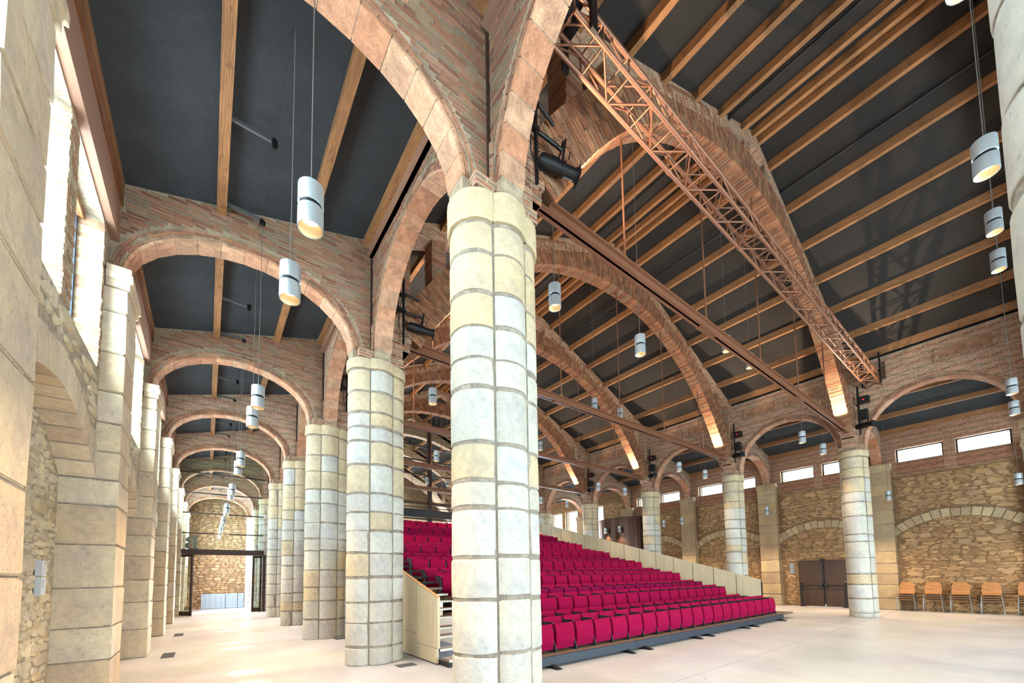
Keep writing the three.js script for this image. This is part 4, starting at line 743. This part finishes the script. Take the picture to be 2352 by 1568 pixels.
{
  const t = thing('seating_tribune', 'telescopic seating stand with blue grey front beam and black steps', 'seating stand');
  for (let i = 0; i < ROWS.length; i++) {
    const [d, y] = ROWS[i], nd = ROWS[i + 1]?.[0] ?? d + 1.0, m = new MB(); const yt = y + 0.2;
    m.box(4.5, 16.4, yt - 0.06, yt, d - 0.12, nd - 0.12); m.build('deck', M.tread, t);
    if (i) new MB().box(4.5, 16.4, ROWS[i - 1][1] + 0.14, yt - 0.06, d - 0.1, d - 0.07).build('riser_board', M.dark, t);
  }
  for (let i = 0; i < 4; i++) {
    const a = SX0 - 0.03 + i * 5 * SP + 0.004, b = a + 5 * SP - 0.008 + (i === 3 ? 0.05 : 0);
    const m = new MB(); m.box(a, b, 0.05, 0.199, 5.16, 5.2).box(a, b, 0.05, 0.065, 5.2, 5.25); m.build('front_beam', M.blueSteel, t);
    for (const x of [a + 0.3, b - 0.3]) { const f = new MB(); f.hexa([V(x - 0.05, 0, 5.0), V(x + 0.05, 0, 5.0), V(x + 0.05, 0.02, 5.0), V(x - 0.05, 0.02, 5.0), V(x - 0.05, 0, 5.5), V(x + 0.05, 0, 5.5), V(x + 0.05, 0.12, 5.5), V(x - 0.05, 0.12, 5.5)]); f.box(x - 0.06, x + 0.06, 0, 0.012, 4.98, 5.3).hexa([V(x - 0.04, 0.01, 5.08), V(x + 0.04, 0.01, 5.08), V(x + 0.04, 0.03, 5.08), V(x - 0.04, 0.03, 5.08), V(x - 0.04, 0.01, 5.24), V(x + 0.04, 0.01, 5.24), V(x + 0.04, 0.1, 5.24), V(x - 0.04, 0.1, 5.24)]); f.build('foot', M.black, t); }
  }
  new MB().box(SX0, SX1, 0.012, 0.03, 5.42, 5.5).build('floor_rail', M.blueSteel, t);
  new MB().box(4.5, 14, 4.6, 5.0, 18.35, 18.4).build('rear_barrier', M.dark, t); new MB().box(4.5, 16.4, 3.5, 3.72, 18.4, 19.3).build('rear_platform', M.dark, t);
  const rl = new MB(); rl.cyl(V(4.5, 5.1, 18.37), V(14, 5.1, 18.37), 0.022, 8); rl.build('rear_rail', M.black, t);
  // stairs at the aisle side
  const st = thing('stairs', 'steep stairs with pale nosings up the side of the seating', 'stairs');
  const SY = [0.14, 0.28, 0.47, 0.6, 0.78, 0.93, 1.08, 1.22, 1.36]; let sd = 6.35;
  SY.forEach((y, i) => { new MB().box(3.44, 4.48, y - 0.045, y, sd, sd + 0.3).build('tread', M.tread, st); if (y < 1.3) new MB().box(3.44, 4.48, y - 0.04, y - 0.001, sd - 0.012, sd).build('nosing', M.riser, st); sd += i === 0 ? 0.36 : 0.27; });
  for (let y = 1.5; y < 3.3; y += 0.145, sd += 0.46) { new MB().box(3.44, 4.48, y - 0.045, y, sd, sd + 0.48).build('tread', std('#070707', 0.8), st); }
  new MB().box(3.44, 4.48, 0, 0.09, 6.38, 9).build('stringer', M.dark, st);
  const lo = thing('side_step', 'low dark step block at the foot of the seating stairs', 'step'); new MB().box(3.86, 4.44, 0.001, 0.17, 5.75, 6.2).build('block', M.ply, lo); new MB().box(3.84, 4.46, 0.17, 0.2, 5.72, 6.22).build('top', M.dark, lo);
  // plywood flank beside the stairs
  const fl = thing('side_parapet', 'pale plywood side wall of the stairs with sloping orange edge', 'parapet'), top = (d) => 1.224 + 0.302 * (d - 6.66), F = faceX(3.37, -1);
  new MB().prism(F, [[6.664, 0.31], [7.58, 0.31], [7.58, top(7.58)], [6.664, top(6.664)]], 0, -0.05).build('panel', M.ply, fl);
  new MB().prism(F, [[7.6, 0.5], [11.5, 0.5], [11.5, top(11.5)], [7.6, top(7.6)]], 0, -0.05).build('panel', M.ply, fl);
  new MB().prism(F, [[6.72, 0.03], [11.5, 0.03], [11.5, 0.485], [7.59, 0.485], [7.59, 0.295], [6.72, 0.295]], 0, -0.05).build('plinth_panel', M.ply, fl);
  new MB().prism(F, [[6.664, top(6.664)], [11.5, top(11.5)], [11.5, top(11.5) + 0.02], [6.664, top(6.664) + 0.02]], 0.002, -0.054).build('edge_trim', M.plyEdge, fl);
  // plywood parapet on the far flank
  const pr = thing('far_parapet', 'pale wooden panel parapet rising along the far side of the seats', 'parapet'), t2 = (d) => 1.33 + 0.289 * (d - 6.24), FX = faceX(16.5, -1);
  for (let i = 0; i < 14; i++) { const a = 6.24 + i * 0.873, b = a + 0.842; new MB().prism(FX, [[a, Math.max(0.1, t2(a) - 1.6)], [b, Math.max(0.1, t2(b) - 1.6)], [b, t2(b)], [a, t2(a)]], 0, -0.04).build('panel', M.ply, pr); }
  new MB().prism(FX, [[6.2, 0.05], [18.5, 0.05], [18.5, t2(18.5) - 0.1], [6.2, t2(6.2) - 0.1]], -0.045, -0.08).build('backing', M.dark, pr);
}
{
  // one folding seat: base at the deck, facing the camera (towards -d)
  const prof = (pts) => pts;
  const back = sheet([[0.36, 0.30], [0.5, 0.325], [0.64, 0.36], [0.79, 0.41]], 0.47, 0.055, 0.014);
  const pan = sheet([[0.27, 0.075], [0.4, 0.045], [0.55, 0.05], [0.7, 0.085]], 0.475, 0.075, 0.014);
  const shell = sheet([[0.34, 0.365], [0.5, 0.39], [0.64, 0.425], [0.76, 0.47]], 0.45, 0.012, 0.004);
  const side = new MB(); side.box(-0.268, -0.248, 0.2, 0.6, 0.10, 0.22).hexa([V(-0.268, 0.6, 0.08), V(-0.248, 0.6, 0.08), V(-0.248, 0.6, 0.3), V(-0.268, 0.6, 0.3), V(-0.268, 0.74, 0.26), V(-0.248, 0.74, 0.26), V(-0.248, 0.74, 0.42), V(-0.268, 0.74, 0.42)]).box(-0.275, -0.241, 0.2, 0.225, 0.02, 0.34).hexa([V(-0.266, 0.225, 0.03), V(-0.25, 0.225, 0.03), V(-0.25, 0.225, 0.12), V(-0.266, 0.225, 0.12), V(-0.266, 0.45, 0.1), V(-0.25, 0.45, 0.1), V(-0.25, 0.45, 0.16), V(-0.266, 0.45, 0.16)]);
  const arm = new MB(); arm.box(-0.276, -0.242, 0.715, 0.74, 0.1, 0.27);
  const sg = side.geo(), ag = arm.geo();
  const seatMat = [M.red, M.redDark], armMat = std('#23272c', 0.5);
  ROWS.forEach(([d, y], r) => {
    for (let i = 0; i < NS; i++) {
      const g = thing('theatre_seat', `red folding theatre seat, ${ORD[i]} from the stairs in row ${ORD[r]}`, 'seat', 'red theatre seats of the stand', V(SX0 + SP * (i + 0.5), y, d));
      mesh('backrest', back, M.red, g); mesh('seat_pan', pan, r % 2 ? M.redDark : M.red, g); mesh('back_shell', shell, armMat, g); mesh('side_frame', sg, armMat, g); mesh('armrest', ag, M.black, g);
      if (i === NS - 1) { const m = mesh('side_frame', sg, armMat, g); m.position.x = 0.516; const q = mesh('armrest', ag, M.black, g); q.position.x = 0.516; }
    }
  });
}

// ---------- stacked beech chairs along the far wall ----------
{
  const shellG = (() => {                                          // bent plywood: seat running up into the back; faces -x
    const prof = [[-0.24, 0.455], [-0.2, 0.445], [0.05, 0.44], [0.14, 0.452], [0.19, 0.49], [0.215, 0.56], [0.25, 0.74], [0.285, 0.89]], w = [0.21, 0.215, 0.22, 0.22, 0.225, 0.232, 0.22, 0.165], t = 0.012, P = [], I = [];
    const seatEnd = 4; const make = (a, b) => { const m = new MB(); for (let i = a; i < b; i++) { const [x0, y0] = prof[i], [x1, y1] = prof[i + 1], l = Math.hypot(x1 - x0, y1 - y0), nx = -(y1 - y0) / l * t, ny = (x1 - x0) / l * t; m.hexa([V(x0, y0, -w[i]), V(x1, y1, -w[i + 1]), V(x1 + nx, y1 + ny, -w[i + 1]), V(x0 + nx, y0 + ny, -w[i]), V(x0, y0, w[i]), V(x1, y1, w[i + 1]), V(x1 + nx, y1 + ny, w[i + 1]), V(x0 + nx, y0 + ny, w[i])]); } return m.geo(); };
    return [make(0, seatEnd), make(seatEnd, prof.length - 1)];
  })();
  const legs = [[-0.22, -0.235], [0.2, -0.235], [-0.22, 0.235], [0.2, 0.235]].map(([x, e]) => new MB().cyl(V(x * 0.9, 0.435, e * 0.96), V(x * 1.12, 0.0, e * 1.1), 0.0095, 8).geo());
  const frame = new MB(); frame.path([V(-0.2, 0.432, -0.226), V(-0.2, 0.432, 0.226)], 0.01, 6).path([V(0.18, 0.432, -0.226), V(0.18, 0.432, 0.226)], 0.01, 6).path([V(-0.2, 0.432, -0.226), V(0.18, 0.432, -0.226)], 0.01, 6).path([V(-0.2, 0.432, 0.226), V(0.18, 0.432, 0.226)], 0.01, 6);
  const chairSteel = std('#8a8078', 0.35, { metalness: 0.6 }), fg = frame.geo(), LV = ['bottom', 'second', 'third', 'top'];
  [3.09, 2.36, 1.66, 0.93, 0.12].forEach((d, s) => LV.forEach((lv, j) => {
    const g = thing('stacking_chair', `beech plywood chair, ${lv} of the ${ORD[s]} stack right of the brown door`, 'chair', 'stacked chairs along the far wall', V(21.95 - j * 0.012, j * 0.078, d));
    mesh('seat', shellG[0], M.beech, g); mesh('backrest', shellG[1], M.beech, g); mesh('seat_frame', fg, chairSteel, g);
    if (j === 0) legs.forEach((l) => mesh('leg', l, chairSteel, g)); else legs.forEach((l) => { const m = mesh('leg', l, chairSteel, g); m.scale.set(1, 1, 1); });
  }));
}

// ---------- curved bronze draught lobby in the far aisle ----------
{
  const g = thing('entrance_drum', 'dark bronze curved metal lobby rising behind the seat parapet', 'lobby', null, V(21.4, 0, 16.4)), m = new MB(g.position), n = 18;
  for (let i = 0; i < n; i++) { const a = 1.75 + i / n * 2.9, b = 1.75 + (i + 1) / n * 2.9, P = (t, r, y) => V(21.98 + r * Math.cos(t), y, 16.5 + 1.85 * r / 1.3 * Math.sin(t)); m.hexa([P(a, 1.3, 0), P(b, 1.3, 0), P(b, 1.3, 5.2), P(a, 1.3, 5.2), P(a, 1.26, 0), P(b, 1.26, 0), P(b, 1.26, 5.2), P(a, 1.26, 5.2)]); }
  m.build('curved_panel', std('#4a3227', 0.28, { metalness: 0.7 }), g);
  const r = new MB(g.position); for (let i = 0; i < n; i++) { const a = 1.75 + i / n * 2.9, b = 1.75 + (i + 1) / n * 2.9, P = (t, q, y) => V(21.98 + q * Math.cos(t), y, 16.5 + 1.85 * q / 1.3 * Math.sin(t)); r.hexa([P(a, 1.32, 5.2), P(b, 1.32, 5.2), P(b, 1.32, 5.24), P(a, 1.32, 5.24), P(a, 1.24, 5.2), P(b, 1.24, 5.2), P(b, 1.24, 5.24), P(a, 1.24, 5.24)]); } r.build('top_rim', M.bronzeDark, g);
}
renderer.render(scene, camera);
